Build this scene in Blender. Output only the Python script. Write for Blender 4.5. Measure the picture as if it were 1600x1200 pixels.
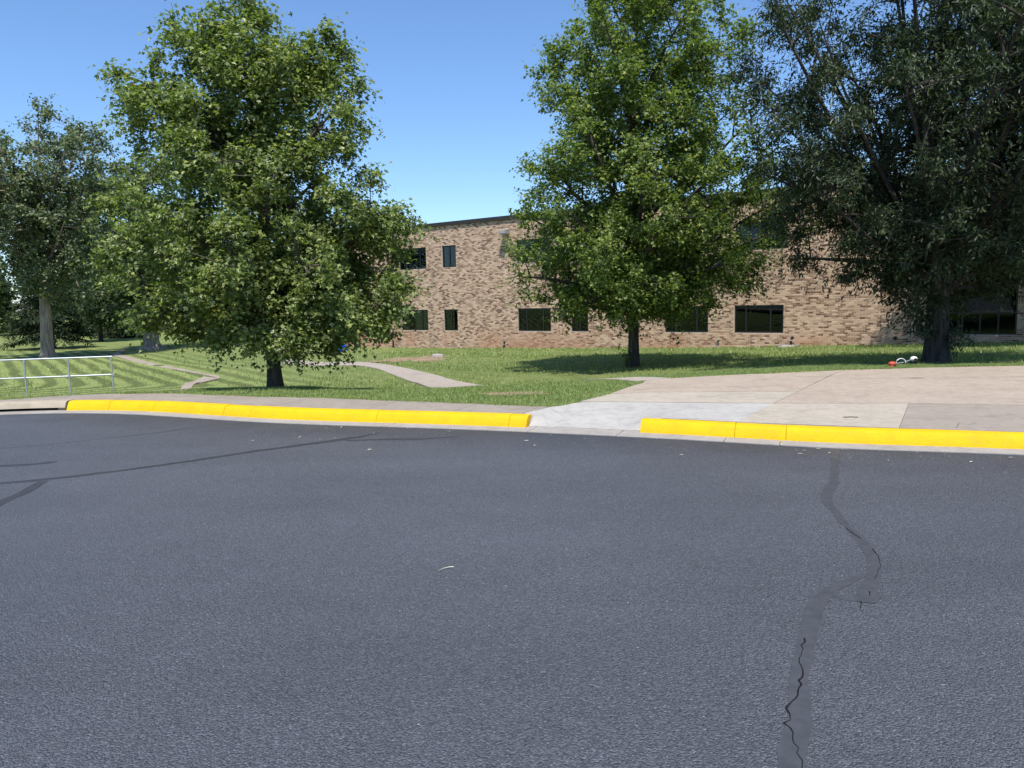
import bpy, bmesh, math, random
import numpy as np
from mathutils import Vector, Matrix, Euler

for o in list(bpy.data.objects): bpy.data.objects.remove(o)
scene = bpy.context.scene
C = scene.collection
R = math.radians
random.seed(7)
rng = np.random.default_rng(11)

# ------------------------------------------------------------------ camera
EYE = 1.55
PITCH = math.atan(132 / 1200); ROLL = -R(1.29)
cam_d = bpy.data.cameras.new('camera'); cam = bpy.data.objects.new('camera', cam_d); C.objects.link(cam)
cam_d.sensor_width = 36; cam_d.lens = 27; cam_d.clip_end = 6000; cam_d.clip_start = 0.05
CM = Matrix.Rotation(math.pi / 2 - PITCH, 4, 'X') @ Matrix.Rotation(ROLL, 4, 'Z')
cam.matrix_world = Matrix.Translation((0, 0, EYE)) @ CM
scene.camera = cam

# ------------------------------------------------------------------ sky and sun
SUN_EL = R(62); SUN_AZ = R(178)          # azimuth clockwise from +Y: almost straight behind the viewer
w = bpy.data.worlds.new('World'); scene.world = w; w.use_nodes = True
nt = w.node_tree; bg = nt.nodes['Background']
sky = nt.nodes.new('ShaderNodeTexSky'); sky.sky_type = 'NISHITA'; sky.sun_disc = False
sky.sun_elevation = SUN_EL; sky.sun_rotation = SUN_AZ
sky.air_density = 1.0; sky.dust_density = 0.3; sky.ozone_density = 9.0
nt.links.new(sky.outputs[0], bg.inputs[0]); bg.inputs[1].default_value = 0.132
sd = bpy.data.lights.new('sun', 'SUN'); sd.energy = 4.2; sd.angle = R(0.53); sd.color = (1, .955, .89)
so = bpy.data.objects.new('sun', sd); C.objects.link(so)
sdir = Vector((math.sin(SUN_AZ) * math.cos(SUN_EL), math.cos(SUN_AZ) * math.cos(SUN_EL), math.sin(SUN_EL)))
so.rotation_euler = sdir.to_track_quat('Z', 'Y').to_euler(); so.location = (0, -20, 40)
vs = scene.view_settings; vs.view_transform = 'Standard'; vs.look = 'None'; vs.exposure = 0.55; vs.gamma = 1

# ------------------------------------------------------------------ measuring helper: a photograph point at a known height or distance
def ray(px, py): return CM.to_3x3() @ Vector(((px - 800) / 1200, (600 - py) / 1200, -1.0))
def P(px, py, z=0.0):
    r = ray(px, py); t = (z - EYE) / r.z; return Vector((r.x * t, r.y * t, z))
def D(px, py, y):
    r = ray(px, py); t = y / r.y; return Vector((r.x * t, y, EYE + r.z * t))

# ------------------------------------------------------------------ terrain height (thin plate through levels)
W0 = Vector((0, 41.0, 0)); WU = Vector((1, -.741, 0)).normalized(); WN = Vector((WU.y, -WU.x, 0))   # wall line, along, outwards
def wp(s, n=0.0, z=0.0): v = W0 + WU * s + WN * n; return Vector((v.x, v.y, z))
_tp = [(-40, 3, .1), (-20, 8.4, .13), (-12, 11, .13), (-8.1, 12.1, .13), (-6.6, 12.66, .13), (-5.5, 12.45, .13), (-4, 11.8, .13), (-2.9, 11.4, .13), (0, 10.2, .13), (.5, 10, .13),
       (.9, 10.35, .13), (1.9, 12.05, .13), (2.2, 12.5, .13), (4.3, 13.5, .13), (6, 13.8, .13), (9.3, 13.9, .13), (16, 14.1, .14), (30, 14.3, .15),
       (-.8, 13.1, .06), (-3, 13.2, .04), (-4.55, 14.7, -.03), (-7, 14.5, -.1), (1.5, 13.6, .08), (-1, 17, -.6), (1.5, 17.5, -.45), (-4.3, 18, -.6),
       (-11.5, 22.1, -.95), (-13.6, 21.4, -.95), (-9.8, 22.2, -.95), (-16, 18, -.8), (-7, 19, -.75), (-10.5, 27.4, -1.05), (-22.9, 44.7, -1.2), (-26.5, 43.8, -1.2), (-24.7, 52.7, -1.3),
       (-36, 68, -1.35), (-33.4, 56.4, -1.3), (-2, 21.7, -.74), (-5.9, 29.3, -.88), (-9.7, 33.8, -.98), (-13.4, 46.3, -1.15),
       (3.8, 23.7, -.6), (9.2, 16.6, -.03), (4.3, 14.6, .08), (7, 15, .06), (12, 15.6, .06), (9.5, 20, -.22), (14, 24, -.35), (20, 20, .05),
       (0, 80, -1.3), (40, 60, -.5), (-80, 40, -1.2), (-80, 100, -1.4), (80, 100, -.8), (-55, 20, -1.0), (0, 150, -1.4), (60, 20, .1), (-120, 150, -1.45)]
for s_, z_ in [(-14.6, -1.15), (-11.9, -1.14), (-7.5, -1.15), (1.5, -1.0), (10.2, -.82), (14.5, -.69), (17.5, -.58), (20.4, -.46), (22.7, -.40), (30, -.22)]:
    p_ = wp(s_); _tp.append((p_.x, p_.y, z_))
_tp = np.array(_tp); _n = len(_tp)
def _phi(r2): return 0.5 * r2 * np.log(r2 + 1e-9)
_A = np.zeros((_n + 3, _n + 3)); _d2 = ((_tp[:, None, :2] - _tp[None, :, :2]) ** 2).sum(-1)
_A[:_n, :_n] = _phi(_d2) + np.eye(_n) * .5; _A[:_n, _n] = 1; _A[:_n, _n + 1:] = _tp[:, :2]; _A[_n, :_n] = 1; _A[_n + 1:, :_n] = _tp[:, :2].T
_w = np.linalg.solve(_A, np.concatenate([_tp[:, 2], np.zeros(3)]))
def tz(x, y):
    x = np.atleast_1d(np.asarray(x, float)); y = np.atleast_1d(np.asarray(y, float))
    out = np.empty(len(x))
    for i in range(0, len(x), 20000):
        a = x[i:i + 20000]; b = y[i:i + 20000]
        d2 = (a[:, None] - _tp[None, :, 0]) ** 2 + (b[:, None] - _tp[None, :, 1]) ** 2
        z = _phi(d2) @ _w[:_n] + _w[_n] + _w[_n + 1] * a + _w[_n + 2] * b
        far = np.clip((np.hypot(a, b) - 75) / 60, 0, 1)
        out[i:i + 20000] = np.clip(z, -1.6, .6) * (1 - far) + far * -1.4
    return out
def tz1(x, y): return float(tz(x, y)[0])
def on_ground(px, py):
    r = ray(px, py); lo = 9.0
    for k in range(600):
        d = 9 * 1.006 ** k; x = r.x / r.y * d; z = EYE + r.z / r.y * d
        if z < tz1(x, d): return Vector((x, d, tz1(x, d)))
    return Vector((x, d, z))

# ------------------------------------------------------------------ mesh helpers
def link(o, parent=None):
    C.objects.link(o)
    if parent: o.parent = parent
    return o
def mesh_np(name, verts, faces_flat, loops, mat, parent=None, smooth=False):
    """verts (n,3); faces_flat vertex ids; loops = loop count per face (array)"""
    me = bpy.data.meshes.new(name); verts = np.asarray(verts, np.float32)
    me.vertices.add(len(verts)); me.vertices.foreach_set('co', verts.ravel())
    faces_flat = np.asarray(faces_flat, np.int32); loops = np.asarray(loops, np.int32)
    me.loops.add(len(faces_flat)); me.loops.foreach_set('vertex_index', faces_flat)
    me.polygons.add(len(loops)); st = np.concatenate([[0], np.cumsum(loops)[:-1]]).astype(np.int32)
    me.polygons.foreach_set('loop_start', st)
    me.polygons.foreach_set('use_smooth', np.full(len(loops), smooth, bool))
    me.update(calc_edges=True); me.validate()
    if mat: me.materials.append(mat)
    return link(bpy.data.objects.new(name, me), parent)
class MB:
    def __init__(s): s.v = []; s.f = []
    def add(s, v, f): b = len(s.v); s.v += [tuple(a) for a in v]; s.f += [tuple(i + b for i in q) for q in f]; return s
    def box(s, x0, x1, y0, y1, z0, z1, M=None):
        v = [Vector((x, y, z)) for z in (z0, z1) for x, y in ((x0, y0), (x1, y0), (x1, y1), (x0, y1))]
        if M: v = [M @ a for a in v]
        return s.add(v, [(3, 2, 1, 0), (4, 5, 6, 7), (0, 1, 5, 4), (1, 2, 6, 5), (2, 3, 7, 6), (3, 0, 4, 7)])
    def tube(s, pts, rad, n=8, caps=True, flat=1.0):
        pts = [Vector(p) for p in pts]; m = len(pts); rad = rad if hasattr(rad, '__len__') else [rad] * m
        ref = Vector((0, 0, 1)); v = []
        for i, p in enumerate(pts):
            t = (pts[min(i + 1, m - 1)] - pts[max(i - 1, 0)]).normalized()
            r0 = ref if abs(t.z) < .95 else Vector((1, 0, 0))
            a = t.cross(r0).normalized(); b = t.cross(a).normalized()
            for k in range(n):
                an = 2 * math.pi * k / n; v.append(p + a * math.cos(an) * rad[i] + b * math.sin(an) * rad[i] * flat)
        f = [(i * n + k, i * n + (k + 1) % n, (i + 1) * n + (k + 1) % n, (i + 1) * n + k) for i in range(m - 1) for k in range(n)]
        if caps: f += [tuple(range(n))[::-1], tuple(range((m - 1) * n, m * n))]
        return s.add(v, f)
    def prism(s, poly, z0, z1):
        n = len(poly); z0 = z0 if hasattr(z0, '__len__') else [z0] * n; z1 = z1 if hasattr(z1, '__len__') else [z1] * n
        v = [(p[0], p[1], z0[i]) for i, p in enumerate(poly)] + [(p[0], p[1], z1[i]) for i, p in enumerate(poly)]
        return s.add(v, [tuple(range(n))[::-1], tuple(range(n, 2 * n))] + [(i, (i + 1) % n, n + (i + 1) % n, n + i) for i in range(n)])
    def sweep(s, prof, path_fn, ts, closed=True):
        """prof list of (offset, z); path_fn(t, off) -> xy"""
        n = len(prof); v = []
        for t in ts:
            for o, z in prof: q = path_fn(t, o); v.append((q[0], q[1], z))
        f = []
        for i in range(len(ts) - 1):
            for k in range(n if closed else n - 1): f.append((i * n + k, i * n + (k + 1) % n, (i + 1) * n + (k + 1) % n, (i + 1) * n + k))
        if closed: f += [tuple(range(n))[::-1], tuple(range((len(ts) - 1) * n, len(ts) * n))]
        return s.add(v, f)
    def sphere(s, c, r, seg=12, rings=8):
        r = r if hasattr(r, '__len__') else (r, r, r); v = []; f = []
        for i in range(rings + 1):
            th = math.pi * i / rings
            for k in range(seg):
                a = 2 * math.pi * k / seg; v.append((c[0] + r[0] * math.sin(th) * math.cos(a), c[1] + r[1] * math.sin(th) * math.sin(a), c[2] + r[2] * math.cos(th)))
        for i in range(rings):
            for k in range(seg): f.append((i * seg + k, (i + 1) * seg + k, (i + 1) * seg + (k + 1) % seg, i * seg + (k + 1) % seg))
        return s.add(v, f)
    def build(s, name, mat, parent=None, smooth=False, bevel=0):
        me = bpy.data.meshes.new(name); me.from_pydata(s.v, [], s.f); me.materials.append(mat)
        if smooth or bevel:
            bm = bmesh.new(); bm.from_mesh(me)
            bmesh.ops.remove_doubles(bm, verts=bm.verts, dist=1e-5)
            bmesh.ops.recalc_face_normals(bm, faces=bm.faces)
            if bevel: bmesh.ops.bevel(bm, geom=[e for e in bm.edges if e.calc_face_angle(0) > .5], offset=bevel, segments=2, affect='EDGES', profile=.5)
            if smooth:
                for f in bm.faces: f.smooth = True
                for e in bm.edges:
                    if e.calc_face_angle(0) > R(40): e.smooth = False
            bm.to_mesh(me); bm.free()
        return link(bpy.data.objects.new(name, me), parent)
def tag(o, label=None, cat=None, group=None, kind=None):
    if label: o['label'] = label
    if cat: o['category'] = cat
    if group: o['group'] = group
    if kind: o['kind'] = kind
    return o
def empty(name, loc, rz=0):
    o = bpy.data.objects.new(name, None); o.location = loc; o.rotation_euler = (0, 0, rz); o.empty_display_size = .2
    C.objects.link(o); return o

# ------------------------------------------------------------------ materials
class NM:
    def __init__(s, name, rough=.8, spec=.3):
        s.m = bpy.data.materials.new(name); s.m.use_nodes = True; s.t = s.m.node_tree; s.b = s.t.nodes['Principled BSDF']
        s.b.inputs['Roughness'].default_value = rough; s.b.inputs['Specular IOR Level'].default_value = spec
    def n(s, typ, **kw):
        x = s.t.nodes.new(typ)
        for k, v in kw.items():
            if k in x.inputs.keys(): x.inputs[k].default_value = v
            else: setattr(x, k, v)
        return x
    def l(s, a, b): s.t.links.new(a, b); return s
    def pos(s):
        if not hasattr(s, '_p'): s._p = s.n('ShaderNodeNewGeometry')
        return s._p.outputs['Position']
    def noise(s, scale, detail=3, rough=.55, vec=None, dim='3D'):
        x = s.n('ShaderNodeTexNoise'); x.inputs['Scale'].default_value = scale; x.inputs['Detail'].default_value = detail; x.inputs['Roughness'].default_value = rough
        s.l(vec if vec is not None else s.pos(), x.inputs['Vector']); return x.outputs['Fac']
    def ramp(s, fac, stops):
        x = s.n('ShaderNodeValToRGB'); e = x.color_ramp.elements
        while len(e) < len(stops): e.new(.5)
        for el, (p, c) in zip(e, stops): el.position = p; el.color = (*c, 1) if len(c) == 3 else c
        s.l(fac, x.inputs[0]); return x.outputs[0]
    def mix(s, fac, a, b, mode='MIX'):
        x = s.n('ShaderNodeMix'); x.data_type = 'RGBA'; x.blend_type = mode
        for v, i in ((fac, 0), (a, 6), (b, 7)):
            if hasattr(v, 'is_linked') or hasattr(v, 'links'): s.l(v, x.inputs[i])
            elif i == 0: x.inputs[0].default_value = v
            else: x.inputs[i].default_value = (*v, 1)
        return x.outputs[2]
    def math(s, op, a, b=None):
        x = s.n('ShaderNodeMath'); x.operation = op
        for v, i in ((a, 0), (b, 1)):
            if v is None: continue
            if hasattr(v, 'links'): s.l(v, x.inputs[i])
            else: x.inputs[i].default_value = v
        return x.outputs[0]
    def mapv(s, scale=(1, 1, 1), rot=(0, 0, 0), vec=None):
        x = s.n('ShaderNodeMapping'); x.inputs['Scale'].default_value = scale; x.inputs['Rotation'].default_value = rot
        s.l(vec if vec is not None else s.pos(), x.inputs['Vector']); return x.outputs[0]
    def col(s, c):
        if hasattr(c, 'links'): s.l(c, s.b.inputs['Base Color'])
        else: s.b.inputs['Base Color'].default_value = (*c, 1)
        return s
    def bump(s, h, strength=.4, dist=.01):
        x = s.n('ShaderNodeBump'); x.inputs['Strength'].default_value = strength; x.inputs['Distance'].default_value = dist
        s.l(h, x.inputs['Height']); s.l(x.outputs[0], s.b.inputs['Normal']); return s

def mat_asphalt():
    m = NM('asphalt', .62, .5)
    big = m.noise(.35, 4, .6); mid = m.noise(3.0, 4, .6)
    vor = m.n('ShaderNodeTexVoronoi'); vor.inputs['Scale'].default_value = 120; m.l(m.pos(), vor.inputs['Vector'])
    fine = m.noise(85, 3, .75); fine2 = m.noise(220, 2, .6)
    c = m.mix(m.ramp(big, [(.3, (0, 0, 0)), (.7, (1, 1, 1))]), (.090, .096, .110), (.116, .122, .137))
    c = m.mix(m.ramp(mid, [(.35, (0, 0, 0)), (.75, (.55, .55, .55))]), c, (.094, .099, .110))
    sx = m.n('ShaderNodeSeparateXYZ'); m.l(m.pos(), sx.inputs[0])
    dk = m.math('ADD', m.math('MULTIPLY', m.math('SUBTRACT', 8.95, m.math('ADD', sx.outputs[1], m.math('MULTIPLY', sx.outputs[0], .4))), .928), m.math('MULTIPLY', m.math('SUBTRACT', m.noise(1.3, 4, .6), .5), 1.4))
    wr = m.n('ShaderNodeMapRange'); wr.interpolation_type = 'SMOOTHSTEP'; m.l(dk, wr.inputs[0]); wr.inputs[1].default_value = -.2; wr.inputs[2].default_value = 1.5; wr.inputs[3].default_value = .62; wr.inputs[4].default_value = 1.0
    drift = m.math('ADD', m.math('MULTIPLY', m.noise(.55, 4, .6, m.mapv((.3, 1, 1), (0, 0, .38))), .85), .60)
    wv = m.math('MULTIPLY', wr.outputs[0], drift); cw = m.n('ShaderNodeCombineColor')
    for i in range(3): m.l(wv, cw.inputs[i])
    c = m.mix(1, c, cw.outputs[0], 'MULTIPLY')
    sp = m.ramp(vor.outputs['Color'], [(.0, (.45, .45, .45)), (.55, (.9, .9, .92)), (.86, (1.35, 1.35, 1.38)), (.95, (1.8, 1.8, 1.82)), (1, (4.2, 4.2, 4.2))])
    c = m.mix(.85, c, sp, 'MULTIPLY')
    c = m.mix(.75, c, m.ramp(fine, [(.3, (.45, .45, .46)), (.7, (1.5, 1.5, 1.5))]), 'MULTIPLY')
    m.col(c)
    h = m.math('ADD', m.math('MULTIPLY', vor.outputs['Distance'], -1.2), m.math('MULTIPLY', fine2, .8))
    m.bump(h, 1.0, .011); return m.m
def mat_sealant():
    m = NM('crack_sealant', .5, .45); m.col(m.ramp(m.noise(14, 4), [(.3, (.048, .050, .056)), (.7, (.068, .070, .077))])); m.bump(m.noise(90, 2), .25, .003); return m.m
def mat_concrete(name, a, b, agg=.0, rough=.85):
    m = NM(name, rough, .25)
    c = m.mix(m.ramp(m.noise(1.1, 5, .6), [(.3, (0, 0, 0)), (.7, (1, 1, 1))]), a, b)
    c = m.mix(.5, c, m.ramp(m.noise(9, 5, .65), [(.25, (.62, .60, .58)), (.55, (1, 1, 1)), (.8, (1.16, 1.16, 1.15))]), 'MULTIPLY')
    c = m.mix(.3 + agg, c, m.ramp(m.noise(130, 2, .6), [(.3, (.62, .6, .58)), (.7, (1.35, 1.35, 1.33))]), 'MULTIPLY')
    st = m.ramp(m.noise(2.3, 6, .7, m.mapv((1, 1, 1), (0, 0, .4))), [(.54, (0, 0, 0)), (.70, (.5, .5, .5))])
    c = m.mix(st, c, tuple(x * .6 for x in a))
    m.col(c); m.bump(m.noise(120, 3), .3, .004); return m.m
def mat_yellow():
    m = NM('yellow_kerb_paint', .65, .15)
    c = m.mix(m.ramp(m.noise(5, 5, .65), [(.3, (0, 0, 0)), (.75, (1, 1, 1))]), (.70, .44, .006), (.60, .36, .008))
    c = m.mix(m.ramp(m.noise(26, 5, .7), [(.63, (0, 0, 0)), (.70, (.8, .8, .8))]), c, (.30, .25, .17))
    c = m.mix(m.ramp(m.noise(3.2, 6, .75, m.mapv((.5, 1.5, 3), (0, 0, -.38))), [(.56, (0, 0, 0)), (.70, (.45, .45, .45))]), c, (.46, .30, .03))
    m.col(c); m.bump(m.noise(30, 5, .7), .6, .012); return m.m
def mat_lawn():
    m = NM('lawn', .9, .15)
    big = m.noise(.22, 4, .6); mid = m.noise(1.7, 5, .65); fine = m.noise(28, 4, .75)
    c = m.mix(m.ramp(big, [(.3, (0, 0, 0)), (.7, (1, 1, 1))]), (.165, .215, .066), (.205, .250, .086))
    c = m.mix(m.ramp(mid, [(.42, (0, 0, 0)), (.78, (.6, .6, .6))]), c, (.27, .265, .135))
    # mowing stripes: two directions meeting in chevrons
    p = m.n('ShaderNodeSeparateXYZ'); m.l(m.pos(), p.inputs[0])
    wob = m.math('MULTIPLY', m.noise(.10, 2), 1.2)
    d1 = m.math('ADD', m.math('MULTIPLY', m.math('ADD', p.outputs[0], 10.5), .81), m.math('MULTIPLY', m.math('SUBTRACT', p.outputs[1], 27.4), .58))
    d2 = m.math('SUBTRACT', m.math('MULTIPLY', m.math('ADD', p.outputs[0], 10.5), .28), m.math('MULTIPLY', m.math('SUBTRACT', p.outputs[1], 23.0), .96))
    x_ = m.n('ShaderNodeMath'); x_.operation = 'SMOOTH_MAX'; m.l(d1, x_.inputs[0]); m.l(d2, x_.inputs[1]); x_.inputs[2].default_value = 2.0
    ph = m.math('ADD', x_.outputs[0], wob)
    st = m.math('MINIMUM', m.math('MAXIMUM', m.math('MULTIPLY', m.math('SINE', m.math('MULTIPLY', ph, 8.0)), 1.8), -1.0), 1.0)
    mr = m.n('ShaderNodeMapRange'); m.l(d1, mr.inputs[0]); mr.inputs[1].default_value = 0; mr.inputs[2].default_value = 3; mr.inputs[3].default_value = 1; mr.inputs[4].default_value = .2
    my = m.n('ShaderNodeMapRange'); m.l(p.outputs[1], my.inputs[0]); my.inputs[1].default_value = 46; my.inputs[2].default_value = 60; my.inputs[3].default_value = 1; my.inputs[4].default_value = .1
    amp = m.math('MULTIPLY', m.math('MULTIPLY', st, mr.outputs[0]), m.math('MULTIPLY', my.outputs[0], m.math('ADD', m.math('MULTIPLY', mid, .8), .25)))
    v = m.math('ADD', m.math('MULTIPLY', amp, .50), 1.0)
    cv = m.n('ShaderNodeCombineColor')
    for i in range(3): m.l(v, cv.inputs[i])
    c = m.mix(1, c, cv.outputs[0], 'MULTIPLY')
    c = m.mix(.7, c, m.ramp(m.noise(6, 5, .8), [(.3, (.5, .54, .48)), (.7, (1.5, 1.46, 1.42))]), 'MULTIPLY')
    c = m.mix(.75, c, m.ramp(fine, [(.28, (.38, .42, .35)), (.72, (1.55, 1.5, 1.45))]), 'MULTIPLY')
    m.col(c); m.bump(m.noise(32, 4, .75), .9, .06); return m.m
def mat_foliage(name, base, tip, hue_dark=.55, gloss=.35, trans=.35, rough=.42):
    m = NM(name, rough, gloss); g = m._p if hasattr(m, '_p') else m.n('ShaderNodeNewGeometry')
    rnd = g.outputs['Random Per Island']
    c = m.ramp(rnd, [(0, tuple(x * hue_dark for x in base)), (.45, base), (.85, tip), (1, (tip[0] * 1.35, tip[1] * 1.2, tip[2]))])
    m.col(c)
    tr = m.n('ShaderNodeBsdfTranslucent'); m.l(m.mix(1, c, (1.5, 1.75, .7), 'MULTIPLY'), tr.inputs[0])
    mx = m.n('ShaderNodeMixShader'); mx.inputs[0].default_value = trans
    m.l(m.b.outputs[0], mx.inputs[1]); m.l(tr.outputs[0], mx.inputs[2]); m.l(mx.outputs[0], m.t.nodes['Material Output'].inputs[0]); return m.m
def mat_bark(name, a, b, sc=1.0):
    m = NM(name, .92, .1); v = m.mapv((14 * sc, 14 * sc, 2.2 * sc))
    n1 = m.noise(1.0, 6, .7, v); c = m.ramp(n1, [(.32, a), (.62, b)])
    c = m.mix(.4, c, m.ramp(m.noise(1.4, 3), [(.3, (.6, .6, .6)), (.7, (1.3, 1.28, 1.22))]), 'MULTIPLY')
    m.col(c); m.bump(n1, 1.0, .04); return m.m
def mat_brick():
    m = NM('brick_face', .88, .15)
    ga = m.n('ShaderNodeAttribute'); ga.attribute_name = 'tone'; oa = m.n('ShaderNodeAttribute'); oa.attribute_type = 'OBJECT'; oa.attribute_name = 'tone'
    rnd = m.math('ADD', ga.outputs['Fac'], oa.outputs['Fac'])
    rnd2 = m.math('FRACT', m.math('MULTIPLY', rnd, 37.31))
    clus = m.noise(.9, 3, .6)
    k = m.math('ADD', rnd, m.math('MULTIPLY', m.math('SUBTRACT', clus, .5), .22))
    c = m.ramp(k, [(.0, (.115, .064, .044)), (.09, (.180, .105, .072)), (.17, (.265, .178, .124)), (.36, (.330, .232, .166)), (.50, (.450, .335, .246)), (.78, (.500, .380, .285)), (.97, (.580, .455, .350))])
    c = m.mix(.35, c, m.ramp(rnd2, [(0, (.8, .76, .74)), (1, (1.15, 1.12, 1.1))]), 'MULTIPLY')
    c = m.mix(.4, c, m.ramp(m.noise(35, 4, .7), [(.3, (.7, .68, .66)), (.7, (1.25, 1.23, 1.2))]), 'MULTIPLY')
    sp = m.n('ShaderNodeSeparateXYZ'); m.l(m.pos(), sp.inputs[0])
    low = m.n('ShaderNodeMapRange'); m.l(sp.outputs[2], low.inputs[0]); low.inputs[1].default_value = .25; low.inputs[2].default_value = -.7; low.inputs[3].default_value = 0; low.inputs[4].default_value = .55
    stain = m.math('MULTIPLY', low.outputs[0], m.ramp(m.noise(.5, 4, .6), [(.4, (0, 0, 0)), (.6, (1, 1, 1))]))
    c = m.mix(stain, c, (.40, .19, .10))
    c = m.mix(1, c, (1.05, .985, .92), 'MULTIPLY')
    m.col(c); m.bump(m.noise(60, 3), .4, .006); return m.m
def mat_plain(name, c, rough=.6, spec=.4, metal=0, var=.15, sc=6):
    m = NM(name, rough, spec); m.b.inputs['Metallic'].default_value = metal
    m.col(m.mix(m.ramp(m.noise(sc, 4), [(.3, (0, 0, 0)), (.7, (1, 1, 1))]), tuple(x * (1 - var) for x in c), tuple(min(1, x * (1 + var)) for x in c))); return m.m
def mat_glass():
    m = NM('window_glass'); t = m.t; out = t.nodes['Material Output']
    tr = m.n('ShaderNodeBsdfTransparent'); tr.inputs[0].default_value = (.42, .50, .50, 1)
    gl = m.n('ShaderNodeBsdfGlossy'); gl.inputs['Roughness'].default_value = .01; gl.inputs[0].default_value = (.8, .83, .86, 1)
    fr = m.n('ShaderNodeFresnel'); fr.inputs[0].default_value = 1.45
    mx = m.n('ShaderNodeMixShader'); m.l(fr.outputs[0], mx.inputs[0]); m.l(tr.outputs[0], mx.inputs[1]); m.l(gl.outputs[0], mx.inputs[2]); m.l(mx.outputs[0], out.inputs[0]); return m.m

M = dict(
    asphalt=mat_asphalt(), seal=mat_sealant(), seal_dark=mat_plain('dark_crack_sealant', (.040, .040, .043), .6, .3, 0, .15, 9), yellow=mat_yellow(), lawn=mat_lawn(), brick=mat_brick(), glass=mat_glass(),
    walk=mat_concrete('sidewalk_concrete', (.265, .228, .187), (.315, .272, .225)),
    white_con=mat_concrete('new_concrete', (.355, .335, .305), (.435, .415, .385)),
    beige_con=mat_concrete('beige_concrete', (.37, .33, .265), (.42, .37, .30)),
    tan_con=mat_concrete('aggregate_concrete', (.345, .285, .225), (.40, .33, .265), .3),
    grey_con=mat_concrete('grey_concrete', (.275, .235, .195), (.32, .275, .23)),
    gutter=mat_concrete('gutter_concrete', (.29, .265, .235), (.37, .34, .31)),
    kerb_con=mat_concrete('plain_kerb', (.33, .285, .215), (.40, .34, .26)),
    channel=mat_concrete('channel_concrete', (.30, .25, .195), (.36, .30, .235)),
    path=mat_concrete('path_concrete', (.33, .285, .235), (.38, .33, .275)),
    mortar=mat_concrete('mortar', (.48, .41, .34), (.54, .46, .39)),
    joint=mat_plain('joint_dirt', (.13, .105, .085), .95, .05),
    crackline=mat_plain('crack_void', (.012, .012, .013), .95, .05),
    frame=mat_plain('window_frame', (.012, .012, .014), .35, .5), coping=mat_plain('roof_coping', (.028, .026, .024), .5, .4, 0, .2, 2),
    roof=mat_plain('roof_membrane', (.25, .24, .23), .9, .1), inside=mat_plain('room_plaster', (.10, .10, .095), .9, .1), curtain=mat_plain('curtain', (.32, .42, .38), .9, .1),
    galv=mat_plain('galvanised_steel', (.50, .53, .55), .42, .5, .75, .12, 12), rubber=mat_plain('black_rubber', (.012, .012, .012), .6, .4),
    lampbody=mat_plain('lamp_housing', (.24, .23, .22), .5, .4), lens=mat_plain('lamp_lens', (.45, .46, .45), .2, .5),
    white=mat_plain('white_plastic', (.75, .74, .72), .5, .4), red=mat_plain('red_plastic', (.40, .06, .035), .45, .4), blue=mat_plain('blue_plastic', (.01, .14, .70), .35, .5),
    tan=mat_plain('tan_plastic', (.55, .33, .16), .5, .4), brown=mat_plain('brown_steel', (.10, .045, .03), .5, .4), dirt=mat_concrete('bare_soil', (.24, .165, .10), (.33, .24, .16), .3, .95),
    stone=mat_concrete('stone', (.30, .27, .245), (.38, .35, .32)), straw=mat_plain('dry_grass', (.60, .56, .42), .8, .1), paper=mat_plain('paper', (.62, .70, .74), .7, .2), blackpipe=mat_plain('black_pipe', (.02, .02, .022), .45, .4),
    unit=mat_plain('rooftop_unit_paint', (.66, .66, .64), .5, .4),
    maple=mat_foliage('maple_leaf', (.145, .190, .056), (.255, .305, .095), .5, .5, .38, .42),
    maple2=mat_foliage('maple_leaf_deep', (.112, .168, .040), (.225, .280, .068), .5, .45, .38, .44),
    ash=mat_foliage('narrow_leaf', (.036, .058, .026), (.068, .092, .040), .6, .35, .2, .48),
    cotton=mat_foliage('cottonwood_leaf', (.105, .140, .070), (.180, .215, .115), .6, .45, .28, .46),
    conifer=mat_foliage('conifer_needle', (.026, .046, .022), (.050, .075, .034), .6, .2, .1, .6),
    cedar=mat_foliage('light_conifer_needle', (.040, .075, .022), (.070, .115, .034), .6, .2, .15, .6),
    far=mat_foliage('far_leaf', (.048, .080, .028), (.095, .135, .046), .6, .3, .25, .5),
    grass=mat_foliage('grass_blade', (.195, .270, .082), (.330, .380, .160), .6, .25, .3, .55),
    bark=mat_bark('maple_bark', (.030, .025, .021), (.115, .098, .082)), bark2=mat_bark('grey_bark', (.022, .020, .019), (.085, .076, .068), .8), bark_c=mat_bark('cottonwood_bark', (.12, .095, .075), (.36, .30, .25), .7),
    bark_d=mat_bark('dark_bark', (.02, .016, .013), (.07, .056, .045)),
)

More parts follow.
